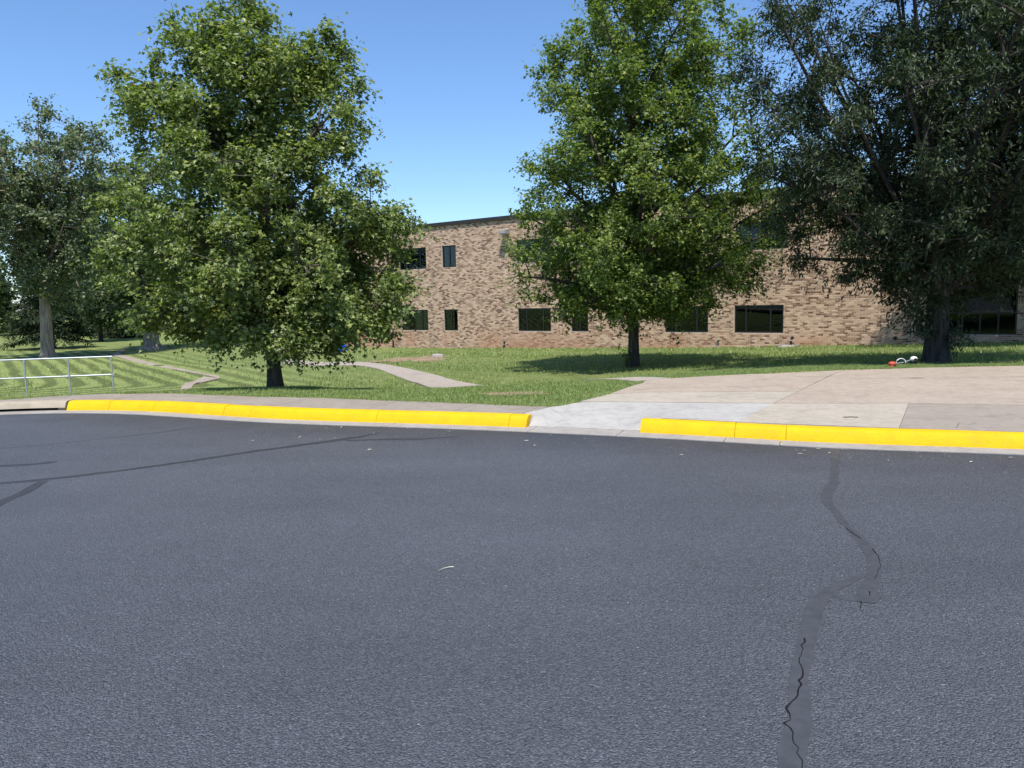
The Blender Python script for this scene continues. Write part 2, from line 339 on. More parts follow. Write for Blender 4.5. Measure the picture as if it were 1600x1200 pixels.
# ================================================================== SETTING
# kerb line in plan: gutter/asphalt edge y = 8.97 - .4 x, towards the lawn is positive offset
KD = Vector((1, -.4)).normalized(); KN = Vector((-KD.y, KD.x)); K0 = Vector((0, 8.95))
COR = -7.45                                      # corner where the kerb turns (distance along the line)
def kl(t, off):                                  # t = metres along the kerb from K0, rightwards positive
    p = K0 + KD * t + KN * (off - .18 * math.exp(-((t + 3.3) / 1.9) ** 2) - .12 * math.exp(-((t - 3.4) / 1.2) ** 2))
    return p
CD = Vector((-.958, -.286))                      # direction of the kerb beyond its left corner
CN = Vector((CD.y, -CD.x)) * 1.0
if CN.y < 0: CN = -CN
def kerb_path(t, off):
    """rounded corner at the left"""
    r = 1.6
    if t >= COR + r: return kl(t, off)
    a = kl(COR, 0)
    if t <= COR - r:
        p = a + CD * (COR - t) + CN * off; return p
    u = (t - (COR - r)) / (2 * r); p0 = a + CD * r; p1 = a; p2 = kl(COR + r, 0)
    p = p0 * (1 - u) ** 2 + p1 * 2 * u * (1 - u) + p2 * u * u
    tg = ((p1 - p0) * (1 - u) + (p2 - p1) * u).normalized(); nn = Vector((-tg.y, tg.x))
    return p + nn * off
def t_of(px, py, z=0): p = P(px, py, z).xy - K0; return p.dot(KD)
def frange(a, b, st): n = max(2, int(abs(b - a) / st) + 1); return [a + (b - a) * i / (n - 1) for i in range(n)]

# asphalt sheet
edge = [kerb_path(t, .02) for t in frange(COR - 60, 45, .6)]
poly = [(p.x, p.y) for p in edge] + [(60, -90), (-90, -90)]
me = MB(); me.add([(x, y, 0) for x, y in poly], [tuple(range(len(poly)))])
asphalt = tag(me.build('asphalt', M['asphalt']), kind='structure')
gd = MB(); n = 64; gd.add([(3000 * math.cos(2 * math.pi * i / n), 3000 * math.sin(2 * math.pi * i / n), -1.75) for i in range(n)], [tuple(range(n))])
tag(gd.build('ground', M['lawn']), kind='structure')

# gutter pan, one slab between joints
gut = tag(empty('gutter', (0, 0, 0)), kind='structure')
joints = [COR - 30, COR - 3.2, -7.4, t_of(356, 657.8), t_of(600, 668), t_of(824, 675), t_of(962, 682), t_of(1130, 692), t_of(1218, 697), t_of(1218, 697) + 3.05, t_of(1218, 697) + 6.1, 24, 45]
for a, b in zip(joints[:-1], joints[1:]):
    MB().sweep([(0, -.12), (.36, -.12), (.36, .012), (.3, .006), (0, .008)], kerb_path, frange(a + .004, b - .004, .35)).build('gutter_slab', M['gutter'], gut)

# kerb stones
kerb = tag(empty('kerb', (0, 0, 0)), kind='structure')
def kerb_prof(h): return [(.27, -.05), (.282, .02), (.325, h - .045), (.345, h - .018), (.378, h - .003), (.43, h), (.475, h), (.48, -.05)]
RT0, RT1 = t_of(824, 668), t_of(1003, 674)       # dropped kerb for the ramp
ks = [(-7.4, -6.7), (-6.7, -5.9), (-5.9, t_of(350, 650)), (t_of(350, 650), t_of(394, 652)), (t_of(394, 652), t_of(590, 660)), (t_of(590, 660), t_of(796, 667)), (t_of(796, 667), RT0)]
ks += [(RT1, t_of(1148, 684)), (t_of(1148, 684), t_of(1228, 689)), (t_of(1228, 689), t_of(1228, 689) + 3.6), (t_of(1228, 689) + 3.6, 12), (12, 24), (24, 45)]
for i, (a, b) in enumerate(ks):
    tag(MB().sweep(kerb_prof(.145 + random.uniform(-.004, .004)), kerb_path, frange(a + .0025, b - .0025, .25)).build('kerb_stone', M['yellow'], kerb, smooth=True))
# plain kerb over the storm inlet at the left
inl = tag(empty('storm_inlet', (0, 0, 0)), 'unpainted concrete storm drain inlet with a dark slot, left of the yellow kerb', 'drain inlet')
MB().sweep([(.285, .05), (.31, .120), (.335, .142), (.37, .147), (.52, .147), (.52, .05)], kerb_path, frange(-10.6, -7.42, .25)).build('inlet_lid', M['kerb_con'], inl, smooth=True)
MB().sweep([(.5, -.2), (.5, .074), (.56, .074), (.56, -.2)], kerb_path, frange(-10.6, -7.42, .25)).build('inlet_back', M['crackline'], inl)
for a in (-10.6, -9.3, -7.56): MB().sweep([(.33, -.02), (.33, .048), (.49, .048), (.49, -.02)], kerb_path, [a, a + .12]).build('support', M['kerb_con'], inl)
for a, b in ((-14.5, -10.62), (-25, -14.52), (-50, -25.02)): MB().sweep(kerb_prof(.15), kerb_path, frange(a, b, .4)).build('kerb_stone', M['kerb_con'], kerb, smooth=True)

# sidewalk slabs (left of the ramp)
side = tag(empty('sidewalk', (0, 0, 0)), kind='structure')
def SW(px, py, z=.15): p = P(px, py, z); return (p.x, p.y)
LE = [Vector(q) for q in [(-60, -4.5), (-20, 8.45), (-12, 10.9), SW(0, 624), SW(100, 617.5), SW(178, 614), SW(272, 614), SW(400, 618.7), SW(500, 621), SW(800, 632), SW(858, 634)]]
def le_at(t):                                    # lawn edge point opposite kerb parameter t: shoot from kerb along normal
    a = kerb_path(t, .45); d = (kerb_path(t, 1.0) - a).normalized(); best = 3.0
    for p, q in zip(LE[:-1], LE[1:]):
        e = q - p; den = d.x * e.y - d.y * e.x
        if abs(den) < 1e-9: continue
        u = ((p.x - a.x) * e.y - (p.y - a.y) * e.x) / den; v = ((p.x - a.x) * d.y - (p.y - a.y) * d.x) / den
        if u > .2 and 0 <= v <= 1 and u < best: best = u
    return a + d * best
bt = [COR - 25, COR - 12, -11.25, -9.7, -8.3, -6.75, -5.25, -3.75, -2.25, -1.0, RT0 - .12]
for a, b in zip(bt[:-1], bt[1:]):
    ts = frange(a + .004, b - .004, .25); near = [kerb_path(t, .482) for t in ts]
    near = [kerb_path(t, .525 if -10.7 < t < -7.38 else .482) for t in ts]
    far = [le_at(t) for t in ts][::-1]
    pl = [(p.x, p.y) for p in near + far]
    nn = len(near); mb = MB(); z1 = .143
    v = [(x, y, -.05) for x, y in pl] + [(x, y, z1) for x, y in pl]; N2 = len(pl)
    f = [(N2 + i, N2 + i + 1, N2 + N2 - 2 - i, N2 + N2 - 1 - i) for i in range(nn - 1)] + [(i, (i + 1) % N2, N2 + (i + 1) % N2, N2 + i) for i in range(N2)]
    mb.add(v, f).build('slab', M['walk'], side)

# plaza slabs and the new white ramp
plaza = tag(empty('plaza', (0, 0, 0)), kind='structure')
def slab(name, pts, mat, z=.15, zs=None, th=.2):
    """pts photograph points at height z, or plan points; a thin slab with its own edges"""
    q = [SW(*p) if max(abs(p[0]), abs(p[1])) > 80 else p for p in pts]
    c = Vector((sum(a[0] for a in q) / len(q), sum(a[1] for a in q) / len(q)))
    q = [tuple(Vector(a) + (c - Vector(a)).normalized() * .004) for a in q]
    zz = zs if zs else [z] * len(q)
    return MB().prism(q, [a - th for a in zz], zz).build(name, mat, plaza)
kR = lambda px: kl(t_of(px, 660, .15), .482)
pt = lambda v: (v.x, v.y)
rl = kl(RT0, .36); rr = kl(RT1, .36); rlb = kl(RT0, .482); rrb = kl(RT1 + .06, .482)
# ramp: low at the gutter, level with the plaza behind, flared beside the kerb ends
T15 = t_of(1150, 660, .15)
def sm(a, b, x): u = min(1, max(0, (x - a) / (b - a))); return u * u * (3 - 2 * u)
us = sorted(set([RT0 - .10, RT0 - .002, RT0 + .006, RT1 - .006, RT1 + .002, T15] + frange(RT0 + .1, RT1 - .1, .12) + frange(RT1 + .1, T15 - .1, .12)))
BK = [Vector(SW(858, 634.5)), Vector(SW(905, 627.5)), Vector(SW(1000, 628.3)), Vector(SW(1100, 629.2)), Vector(SW(1209, 630))]
BT = [(b_ - K0).dot(KD) for b_ in BK]; NV = 14; vt = []
for t in us:
    f0 = kl(t, .362) if RT0 < t < RT1 else kl(t, .485)
    uu = (t - us[0]) / (us[-1] - us[0]); tb_ = BT[0] + (BT[-1] - BT[0]) * uu
    k = max(i for i in range(4) if BT[i] <= tb_ + 1e-6); w_ = (tb_ - BT[k]) / (BT[k + 1] - BT[k]); bk = BK[k].lerp(BK[k + 1], w_)
    for j in range(NV + 1):
        v_ = j / NV; p = f0.lerp(bk, v_ ** 1.1); q = p - K0; tt = q.dot(KD); off = q.dot(KN)
        low = .013 + .135 * sm(.30, 1.75, off); fl = max(sm(RT1 - .30, RT1 + .22, tt), sm(RT0 + .28, RT0 - .14, tt) if False else 1 - sm(RT0 - .12, RT0 + .30, tt))
        if RT0 < t < RT1 and off < .5: fl *= sm(.36, .5, off)
        vt.append((p.x, p.y, low + (.147 - low) * fl))
m_ = NV + 1
MB().add(vt, [(i * m_ + j, (i + 1) * m_ + j, (i + 1) * m_ + j + 1, i * m_ + j + 1) for i in range(len(us) - 1) for j in range(NV)]).build('ramp_slab', M['white_con'], plaza, smooth=True)
fa, fb_, fc_ = kl(RT0 - .118, .484), BK[0], le_at(RT0 - .12)
MB().prism([tuple(fa), tuple(kl(RT0 - .102, .487)), tuple(fb_), tuple(fc_)], -.05, .1425).build('ramp_wing', M['walk'], plaza)
slab('beige_slab', [pt(kl(t_of(1150, 660, .15), .485)), pt(kl(t_of(1403, 665, .15), .485)), (1420, 630), (1209, 630)], M['beige_con'], .148)
slab('grey_slab', [pt(kl(t_of(1403, 665, .15), .485)), pt(kl(t_of(1600, 672, .15) + 1.6, .485)), pt(kl(t_of(1600, 672, .15) + 1.6, 2.2)), (1600, 633), (1420, 630)], M['grey_con'], .148)
g2 = kl(t_of(1600, 672, .15) + 1.6, .485); g3 = kl(t_of(1600, 672, .15) + 1.6, 2.2)
slab('grey_slab', [pt(g2), pt(kl(25, .485)), pt(kl(25, 2.3)), pt(g3)], M['grey_con'], .148)
slab('beige_strip', [(906, 627), (1209, 629.7), (1247, 611.5), (1012, 613), (950, 616)], M['beige_con'], .15)
slab('aggregate_slab', [(952, 615.6), (1013, 612.7), (1247.5, 611.2), (1300, 585), (1240, 584), (1180, 584.2), (1100, 588), (1010, 593.5), (1004, 598.5), (985, 603.5)], M['tan_con'], .151)
slab('aggregate_slab', [(1210, 629.4), (1420, 629.6), (1600, 632.6), pt(g3), (13.5, 11.2), (13.5, 14.0), (1600, 571), (1440, 574.3), (1320, 578), (1301, 585)], M['tan_con'], .149)
slab('aggregate_slab', [(1301.5, 584.5), (1320, 577.9), (1240, 581), (1182, 584)], M['tan_con'], .149)
slab('aggregate_slab', [(13.51, 11.2), pt(kl(25, 2.32)), (40, 5), (40, 14.5), (13.51, 14.0)], M['tan_con'], .149)

def hair(pts, wd, z, seed=1, jag=.006):
    rs = random.Random(seed); q = [Vector((*SW(*p), 0)) for p in pts]; L = []
    for a, b in zip(q[:-1], q[1:]):
        n = max(1, int((b - a).length / .1)); L += [a.lerp(b, k / n) for k in range(n)]
    L.append(q[-1]); vt = []
    for i, p in enumerate(L):
        t = (L[min(i + 1, len(L) - 1)] - L[max(i - 1, 0)]).normalized(); nn = Vector((-t.y, t.x, 0)); o_ = rs.uniform(-jag, jag); h = wd * rs.uniform(.3, .7)
        vt += [(*(p + nn * (o_ + h)).xy, z), (*(p + nn * (o_ - h)).xy, z)]
    MB().add(vt, [(2 * i, 2 * i + 1, 2 * i + 3, 2 * i + 2) for i in range(len(L) - 1)]).build('joint', M['joint'], plaza)
hair([(1304, 592.5), (1380, 591), (1480, 590.2), (1600, 588.6), (1720, 588)], .012, .1535, 1, .003)
hair([(1012, 606.8), (1100, 605.5), (1240, 603)], .010, .1535, 2, .003)
hair([(1424, 591), (1434, 590.6), (1444, 590.8)], .06, .154, 3); hair([(1100, 622), (1130, 617), (1180, 614)], .006, .1535, 4); hair([(1318, 652), (1330, 651.5), (1341, 652)], .04, .152, 5)
hair([(1495, 668), (1498, 660), (1512, 663), (1525, 661)], .006, .152, 6)
# ------------------------------------------------------------------ lawn: sheet from the pavement edge outwards to the horizon
LB = [(-60, -4.6), (-20, 8.45), (-12, 10.9), SW(0, 624), SW(100, 617.5), SW(178, 614), SW(272, 614), SW(400, 618.7), SW(500, 621), SW(800, 632), SW(860, 634), SW(905, 627), SW(950, 616), SW(985, 603.5), SW(1004, 598.5), SW(1010, 593.5), SW(1100, 588), SW(1180, 584), SW(1320, 578), SW(1440, 574.3), SW(1600, 571), (13.5, 14.0), (40, 14.4)]
LB = np.array([(p[0], p[1]) for p in LB])
def r0_of(th):
    d = np.array([math.sin(th), math.cos(th)]); best = 1e9
    for p, q in zip(LB[:-1], LB[1:]):
        e = q - p; den = d[0] * e[1] - d[1] * e[0]
        if abs(den) < 1e-9: continue
        u = (p[0] * e[1] - p[1] * e[0]) / den; v = (p[0] * d[1] - p[1] * d[0]) / den
        if u > 0 and -1e-6 <= v <= 1 + 1e-6: best = min(best, u)
    return best
ths = np.concatenate([np.linspace(R(-88), R(-42), 40)[:-1], np.linspace(R(-42), R(42), 340), np.linspace(R(42), R(68), 30)[1:]])
r0 = np.array([r0_of(t) for t in ths]); ok = r0 < 200; ths = ths[ok]; r0 = r0[ok]
NR = 130; kk = np.linspace(0, 1, NR)
rr_ = (r0[:, None] - .03) * (420 / r0[:, None]) ** (kk[None, :] ** 1.15)
X = np.sin(ths)[:, None] * rr_; Y = np.cos(ths)[:, None] * rr_
Z = tz(X.ravel(), Y.ravel()).reshape(X.shape)
Z += (np.sin(X * 2.1 + 1) * np.cos(Y * 1.7) * .012 + np.sin(X * .7 + Y * .9) * .02) * np.clip((rr_ - r0[:, None]) / 3, 0, 1)
vv = np.stack([X, Y, Z], -1).reshape(-1, 3); a, b = X.shape
ii = (np.arange(a - 1)[:, None] * b + np.arange(b - 1)[None, :]).ravel()
ff = np.stack([ii, ii + 1, ii + b + 1, ii + b], -1)
lawn = tag(mesh_np('lawn', vv, ff.ravel(), np.full(len(ff), 4), M['lawn'], None, True), kind='structure')

def drape_ribbon(name, left, right, mat, z=.02, parent=None, n=10, cross=6):
    """walk surface between two polylines of ground points, lying on the terrain"""
    mb = MB(); L = [Vector(p) for p in left]; Rr = [Vector(p) for p in right]
    def samp(pl, u):
        x = u * (len(pl) - 1); i = min(int(x), len(pl) - 2); f = x - i
        p0 = pl[max(i - 1, 0)]; p1 = pl[i]; p2 = pl[i + 1]; p3 = pl[min(i + 2, len(pl) - 1)]
        return .5 * ((2 * p1) + (p2 - p0) * f + (2 * p0 - 5 * p1 + 4 * p2 - p3) * f * f + (3 * p1 - p0 - 3 * p2 + p3) * f ** 3)
    rows = (len(L) - 1) * n + 1; vt = []
    for i in range(rows):
        u = i / (rows - 1); p = samp(L, u); q = samp(Rr, u)
        for k in range(cross + 1):
            c = p.lerp(q, k / cross); vt.append((c.x, c.y, tz1(c.x, c.y) + z))
    m = cross + 1; fc = [(i * m + k, i * m + k + 1, (i + 1) * m + k + 1, (i + 1) * m + k) for i in range(rows - 1) for k in range(cross)]
    per = [k for k in range(m)] + [i * m + cross for i in range(1, rows)] + [(rows - 1) * m + k for k in range(cross - 1, -1, -1)] + [i * m for i in range(rows - 2, 0, -1)]
    b0 = len(vt); vt += [(vt[i][0], vt[i][1], vt[i][2] - .12) for i in per]
    fc += [(per[i], b0 + i, b0 + (i + 1) % len(per), per[(i + 1) % len(per)]) for i in range(len(per))]
    return mb.add(vt, fc).build(name, mat, parent, smooth=False)
G = lambda px, py: on_ground(px, py).xy
# winding concrete path on the lower lawn; its near end runs on behind the rise to the plaza
far_e = [G(448, 545), G(446, 553), G(456, 560.5), G(478, 565.5), G(510, 567), G(560, 566.5), G(603, 570.5), G(640, 577.5), G(680, 587), G(714, 596.5)]
near_e = [G(438, 547), G(433, 558), G(440, 567.5), G(468, 571.5), G(510, 571.8), G(556, 572), G(588, 577), G(612, 586), G(636, 595.5), G(655, 601)]
far_e += [Vector((-.35, 19.6)), Vector((1.0, 17.4)), Vector((2.05, 14.6)), Vector((2.75, 13.0))]
near_e += [Vector((-1.6, 18.9)), Vector((0.1, 16.6)), Vector((1.35, 14.1)), Vector((2.05, 12.75))]
tag(drape_ribbon('path', far_e, near_e, M['path'], .03), kind='structure')
# concrete drainage channel in the hollow
ch_a = [G(262, 610), G(300, 603), G(334, 594), G(346, 590), G(300, 579), G(240, 569.5), G(196, 560), G(180, 553.5), G(192, 546), G(214, 540)]
c1a = [G(284, 613.5), G(300, 606), G(322, 598), G(344, 592.5)]; c1b = [G(270, 613), G(284, 606), G(304, 597), G(318, 590)]
c2a = [G(344, 592.5), G(322, 587), G(270, 578), G(226, 570.5), G(190, 560), G(176, 555), G(190, 547.5), G(214, 541.5)]
c2b = [G(342, 588.2), G(312, 583), G(268, 573.5), G(232, 566), G(198, 557), G(186, 553.5), G(199, 545.5), G(221, 540)]
chn = tag(empty('drainage_channel', (0, 0, 0)), kind='structure')
drape_ribbon('channel_bed', c1a, c1b, M['channel'], .035, chn, 5, 3); drape_ribbon('channel_bed', c2a, c2b, M['channel'], .025, chn, 5, 3)
def blob(name, c, rx, ry, mat, z, n=40, seed=1, rot=0, rough=.35):
    rs = random.Random(seed); ph = [rs.uniform(0, 6.28) for _ in range(6)]; vt = []; 
    for ring in (0, .35, .7, 1.0):
        for k in range(n):
            a = 2 * math.pi * k / n; f = ring * (1 + rough * sum(math.sin((j + 2) * a + ph[j]) / (j + 2) for j in range(6)))
            x, y = math.cos(a) * rx * f, math.sin(a) * ry * f; x, y = x * math.cos(rot) - y * math.sin(rot), x * math.sin(rot) + y * math.cos(rot)
            vt.append((c.x + x, c.y + y, tz1(c.x + x, c.y + y) + z * (1.0 - ring * .9) + .006))
    fc = [(i * n + k, i * n + (k + 1) % n, (i + 1) * n + (k + 1) % n, (i + 1) * n + k) for i in range(3) for k in range(n)]
    return MB().add(vt, fc).build(name, mat)
tag(blob('bare_soil', on_ground(650, 561), 1.25, 2.6, M['dirt'], .05, seed=3, rot=-.35, rough=.6), kind='structure')
tag(blob('bare_soil', on_ground(805, 615.5), .55, .22, M['dirt'], .012, seed=5), kind='structure')

# sealed cracks on the asphalt
def ribbon(name, pts, wd, mat, z, jag=.0, step=.12, seed=1, wk=1.0):
    rs = random.Random(seed); q = [P(*p[:2], 0) for p in pts]; ws = [(p[2] if len(p) > 2 else wd) * wk for p in pts]
    L = []; Wd = []
    for i in range(len(q) - 1):
        n = max(1, int((q[i + 1] - q[i]).length / step))
        for k in range(n): L.append(q[i].lerp(q[i + 1], k / n)); Wd.append(ws[i] + (ws[i + 1] - ws[i]) * k / n)
    L.append(q[-1]); Wd.append(ws[-1]); vt = []
    for i, p in enumerate(L):
        t = (L[min(i + 1, len(L) - 1)] - L[max(i - 1, 0)]).normalized(); nn = Vector((-t.y, t.x, 0)); off = rs.uniform(-jag, jag)
        a, b = Wd[i] * (.5 + rs.uniform(-.13, .13)), Wd[i] * (.5 + rs.uniform(-.13, .13))
        vt += [p + nn * (off + a) + Vector((0, 0, z)), p + nn * (off - b) + Vector((0, 0, z))]
    return MB().add(vt, [(2 * i, 2 * i + 1, 2 * i + 3, 2 * i + 2) for i in range(len(L) - 1)]).build(name, mat, asphalt)
ribbon('crack_sealant', [(1304, 701, .11), (1305, 730, .09), (1302, 752, .10), (1291, 772, .09), (1293, 786, .10), (1303, 797, .06), (1324, 824, .06), (1344, 842, .08), (1362, 866, .09), (1367, 884, .09), (1364, 905, .09), (1357, 924, .10), (1345, 938, .09), (1322, 936, .07), (1302, 930, .06)], .1, M['seal'], .0014, .006, seed=2, wk=.78)
ribbon('crack_sealant', [(1352, 897, .05), (1324, 909, .07), (1296, 922, .08), (1274, 944, .10), (1268, 970, .10), (1262, 1000, .09), (1253, 1040, .085), (1250, 1085, .085), (1246, 1130, .10), (1238, 1175, .11), (1234, 1215, .11), (1230, 1290, .11)], .1, M['seal'], .0022, .005, seed=3, wk=.78)
ribbon('crack_sealant', [(1376, 930, .05), (1360, 940, .11), (1343, 938, .06)], .1, M['seal'], .003, .004, seed=4, wk=.8)
crk = [(1256, 998), (1254, 1015), (1250, 1030), (1252, 1048), (1249, 1070), (1250, 1088), (1238, 1098), (1231, 1108), (1233, 1126), (1228, 1131), (1236, 1146), (1243, 1162), (1248, 1178), (1253, 1200), (1256, 1240)]
ribbon('crack', [(x, y, .002 + .006 * random.random()) for x, y in crk], .006, M['crackline'], .0038, .008, .03, 5)
ribbon('crack', [(x, y, .002 + .006 * random.random()) for x, y in [(1322, 825), (1332, 834), (1345, 842)]], .006, M['crackline'], .0038, .006, .03, 6)
ribbon('crack', [(x, y, .002 + .004 * random.random()) for x, y in [(1364, 858), (1372, 868), (1377, 882), (1370, 897), (1366, 906)]], .006, M['crackline'], .0038, .006, .03, 7)
ribbon('crack', [(1359, 925, .007), (1358, 932, .003)], .006, M['crackline'], .0038, .003, .02, 8)
ribbon('crack', [(1345, 940, .006), (1344, 953, .002)], .006, M['crackline'], .0038, .004, .02, 9)
ribbon('crack_sealant', [(-60, 757, .09), (0, 755, .09), (60, 750, .11), (110, 745, .09), (200, 734, .09), (300, 720, .10), (400, 705, .10), (500, 691.5, .12), (560, 683, .10), (592, 676, .05)], .1, M['seal_dark'], .0014, .006, seed=10)
ribbon('crack_sealant', [(540, 688.5, .05), (600, 686.5, .10), (660, 686, .09), (712, 682.5, .05)], .1, M['seal_dark'], .0014, .005, seed=11)
ribbon('crack_sealant', [(-40, 806, .10), (0, 786, .10), (36, 770, .10), (62, 756, .10), (68, 752, .08)], .1, M['seal_dark'], .0022, .006, seed=12)
ribbon('crack_sealant', [(-60, 729, .1), (0, 728, .09), (50, 725.5, .11), (80, 722.5, .09), (90, 721.5, .03)], .1, M['seal_dark'], .0014, .006, seed=13)
ribbon('crack', [(-20, 703, .012), (60, 696, .012), (180, 684, .016), (260, 674.5, .03), (300, 668, .012), (400, 660, .008)], .01, M['seal_dark'], .0014, .006, seed=14)

# ================================================================== BUILDING
S0, S1, ZB, ZT = -14.6, 27.0, -1.5, 5.76
bld = tag(empty('brick_building', wp(0)), 'two storey tan brick building with flat roof and dark framed windows', 'building')
RZ = math.atan2(WU.y, WU.x); bld.rotation_euler = (0, 0, RZ)          # local x along the wall, local -y outwards
WIN = []                                                             # s0, s1, z0, z1, mullions, curtain side
for z0, z1, rows in ((-.12, 1.07, 'lo'), (3.42, 4.63, 'up')):
    WIN += [(-12.6, -11.6, z0, z1, (.5,), 0), (-8.06, -5.92, z0, z1, (.26, .76), 0), (-4.70, -3.68, z0, z1, (.5,), 1 if rows == 'up' else 0), (.49, 2.57, z0, z1, (.26, .76), 2 if rows == 'up' else 0), (3.80, 4.78, z0, z1, (.5,), 1),
            (8.9, 11.0, z0, z1, (.25, .74), 0), (12.2, 14.32, z0, z1, (.24, .74), 0)]
WIN += [(20.3, 22.58, -.12, 2.72, (.0,), 9)]
hole = lambda x0, x1, z0, z1: any(x1 > a + 1e-4 and x0 < b - 1e-4 and z1 > c + 1e-4 and z0 < d - 1e-4 for a, b, c, d, _, _ in WIN)
# backing wall of mortar with openings: grid of cells between all opening edges
xs = sorted({S0, S1} | {w_[0] for w_ in WIN} | {w_[1] for w_ in WIN}); zs = sorted({ZB, ZT} | {w_[2] for w_ in WIN} | {w_[3] for w_ in WIN})
mb = MB()
for a, b in zip(xs[:-1], xs[1:]):
    for c, d in zip(zs[:-1], zs[1:]):
        if not hole(a, b, c, d): mb.add([(a, 0, c), (b, 0, c), (b, 0, d), (a, 0, d)], [(0, 1, 2, 3)])
for a, b, c, d, _, _ in WIN:                                         # reveals
    mb.add([(a, 0, c), (b, 0, c), (b, 0, d), (a, 0, d), (a, .22, c), (b, .22, c), (b, .22, d), (a, .22, d)], [(0, 4, 5, 1), (1, 5, 6, 2), (2, 6, 7, 3), (3, 7, 4, 0)])
DEP = 24.0
mb.add([(S0, 0, ZB), (S0, 0, ZT), (S0, DEP, ZT), (S0, DEP, ZB), (S1, 0, ZB), (S1, 0, ZT), (S1, DEP, ZT), (S1, DEP, ZB)], [(0, 3, 2, 1), (4, 5, 6, 7), (2, 3, 7, 6)])
mb.build('wall', M['mortar'], bld)
MB().box(S0 + .02, S1 - .02, .05, DEP - .02, 5.45, 5.6).build('roof', M['roof'], bld)
cp = MB(); cp.box(S0 - .06, S1 + .06, -.075, .30, ZT, 5.93).box(S0 - .06, S1 + .06, -.095, -.076, ZT - .04, 5.90); cp.build('roof_coping', M['coping'], bld)
# bricks: running bond, cut at openings; the nearest clear patch as single bricks, the rest as one brickwork part
BL, BH, JT, PR = .210, .0755, .012, .005
rs = random.Random(5); bricks = []
row = 0; z = ZB + .01
while z < ZT - .02:
    x = S0 - (BL / 2 if row % 2 else 0)
    while x < S1:
        a, b = max(x, S0), min(x + BL - JT, S1); c, d = z, min(z + BH - JT, ZT)
        segs = [(a, b)]
        for (wa, wb, wc, wd, _, _) in WIN:
            if d > wc + .005 and c < wd - .005:
                ns = []
                for p, q in segs:
                    if q <= wa or p >= wb: ns.append((p, q)); continue
                    if p < wa - .02: ns.append((p, wa))
                    if q > wb + .02: ns.append((wb, q))
                segs = ns
        for p, q in segs:
            if q - p > .03 and not (abs((p + q) / 2 + 5.48) < .1 and p < -5.49 < q and False): bricks.append((p, q, c, d))
        x += BL
    z += BH; row += 1
def in_patch(p, q, c, d): return q - p > BL - JT - .001 and d - c > BH - JT - .001 and 14.75 < p < 17.25 and -.12 < c < 1.75
single = [b_ for b_ in bricks if in_patch(*b_)][:300]; ss = set(single); rest = [b_ for b_ in bricks if b_ not in ss]
B = np.array(rest); nb = len(B); jit = rng.uniform(-.0015, .0015, nb); pr = PR + jit; ch = .003
v = np.zeros((nb, 8, 3))
for i, (xi, zi, fr) in enumerate([(0, 2, 0), (1, 2, 0), (1, 3, 0), (0, 3, 0), (0, 2, 1), (1, 2, 1), (1, 3, 1), (0, 3, 1)]):
    v[:, i, 0] = B[:, xi] + (ch if xi == 0 else -ch) * fr; v[:, i, 2] = B[:, zi] + (ch if zi == 2 else -ch) * fr; v[:, i, 1] = -pr * fr + .002 * (1 - fr)
fb = np.array([(4, 5, 6, 7), (0, 1, 5, 4), (1, 2, 6, 5), (2, 3, 7, 6), (3, 0, 4, 7)])
ff = (np.arange(nb)[:, None, None] * 8 + fb[None]).reshape(-1)
bw = tag(mesh_np('brickwork', v.reshape(-1, 3), ff, np.full(nb * 5, 4), M['brick'], bld), kind='stuff')
at = bw.data.attributes.new('tone', 'FLOAT', 'FACE'); at.data.foreach_set('value', np.repeat(rng.random(nb), 5).astype(np.float32))
bm_ = None
for p, q, c, d in single:
    if bm_ is None:
        o = MB().add([(0, .002, 0), (BL - JT, .002, 0), (BL - JT, .002, BH - JT), (0, .002, BH - JT), (ch, -PR, ch), (BL - JT - ch, -PR, ch), (BL - JT - ch, -PR, BH - JT - ch), (ch, -PR, BH - JT - ch)], [tuple(t) for t in fb.tolist()]).build('brick', M['brick'], bld); bm_ = o.data
    else: o = link(bpy.data.objects.new('brick', bm_), bld)
    o.location = (p, rs.uniform(-.0015, .0015), c); o['tone'] = rs.random()
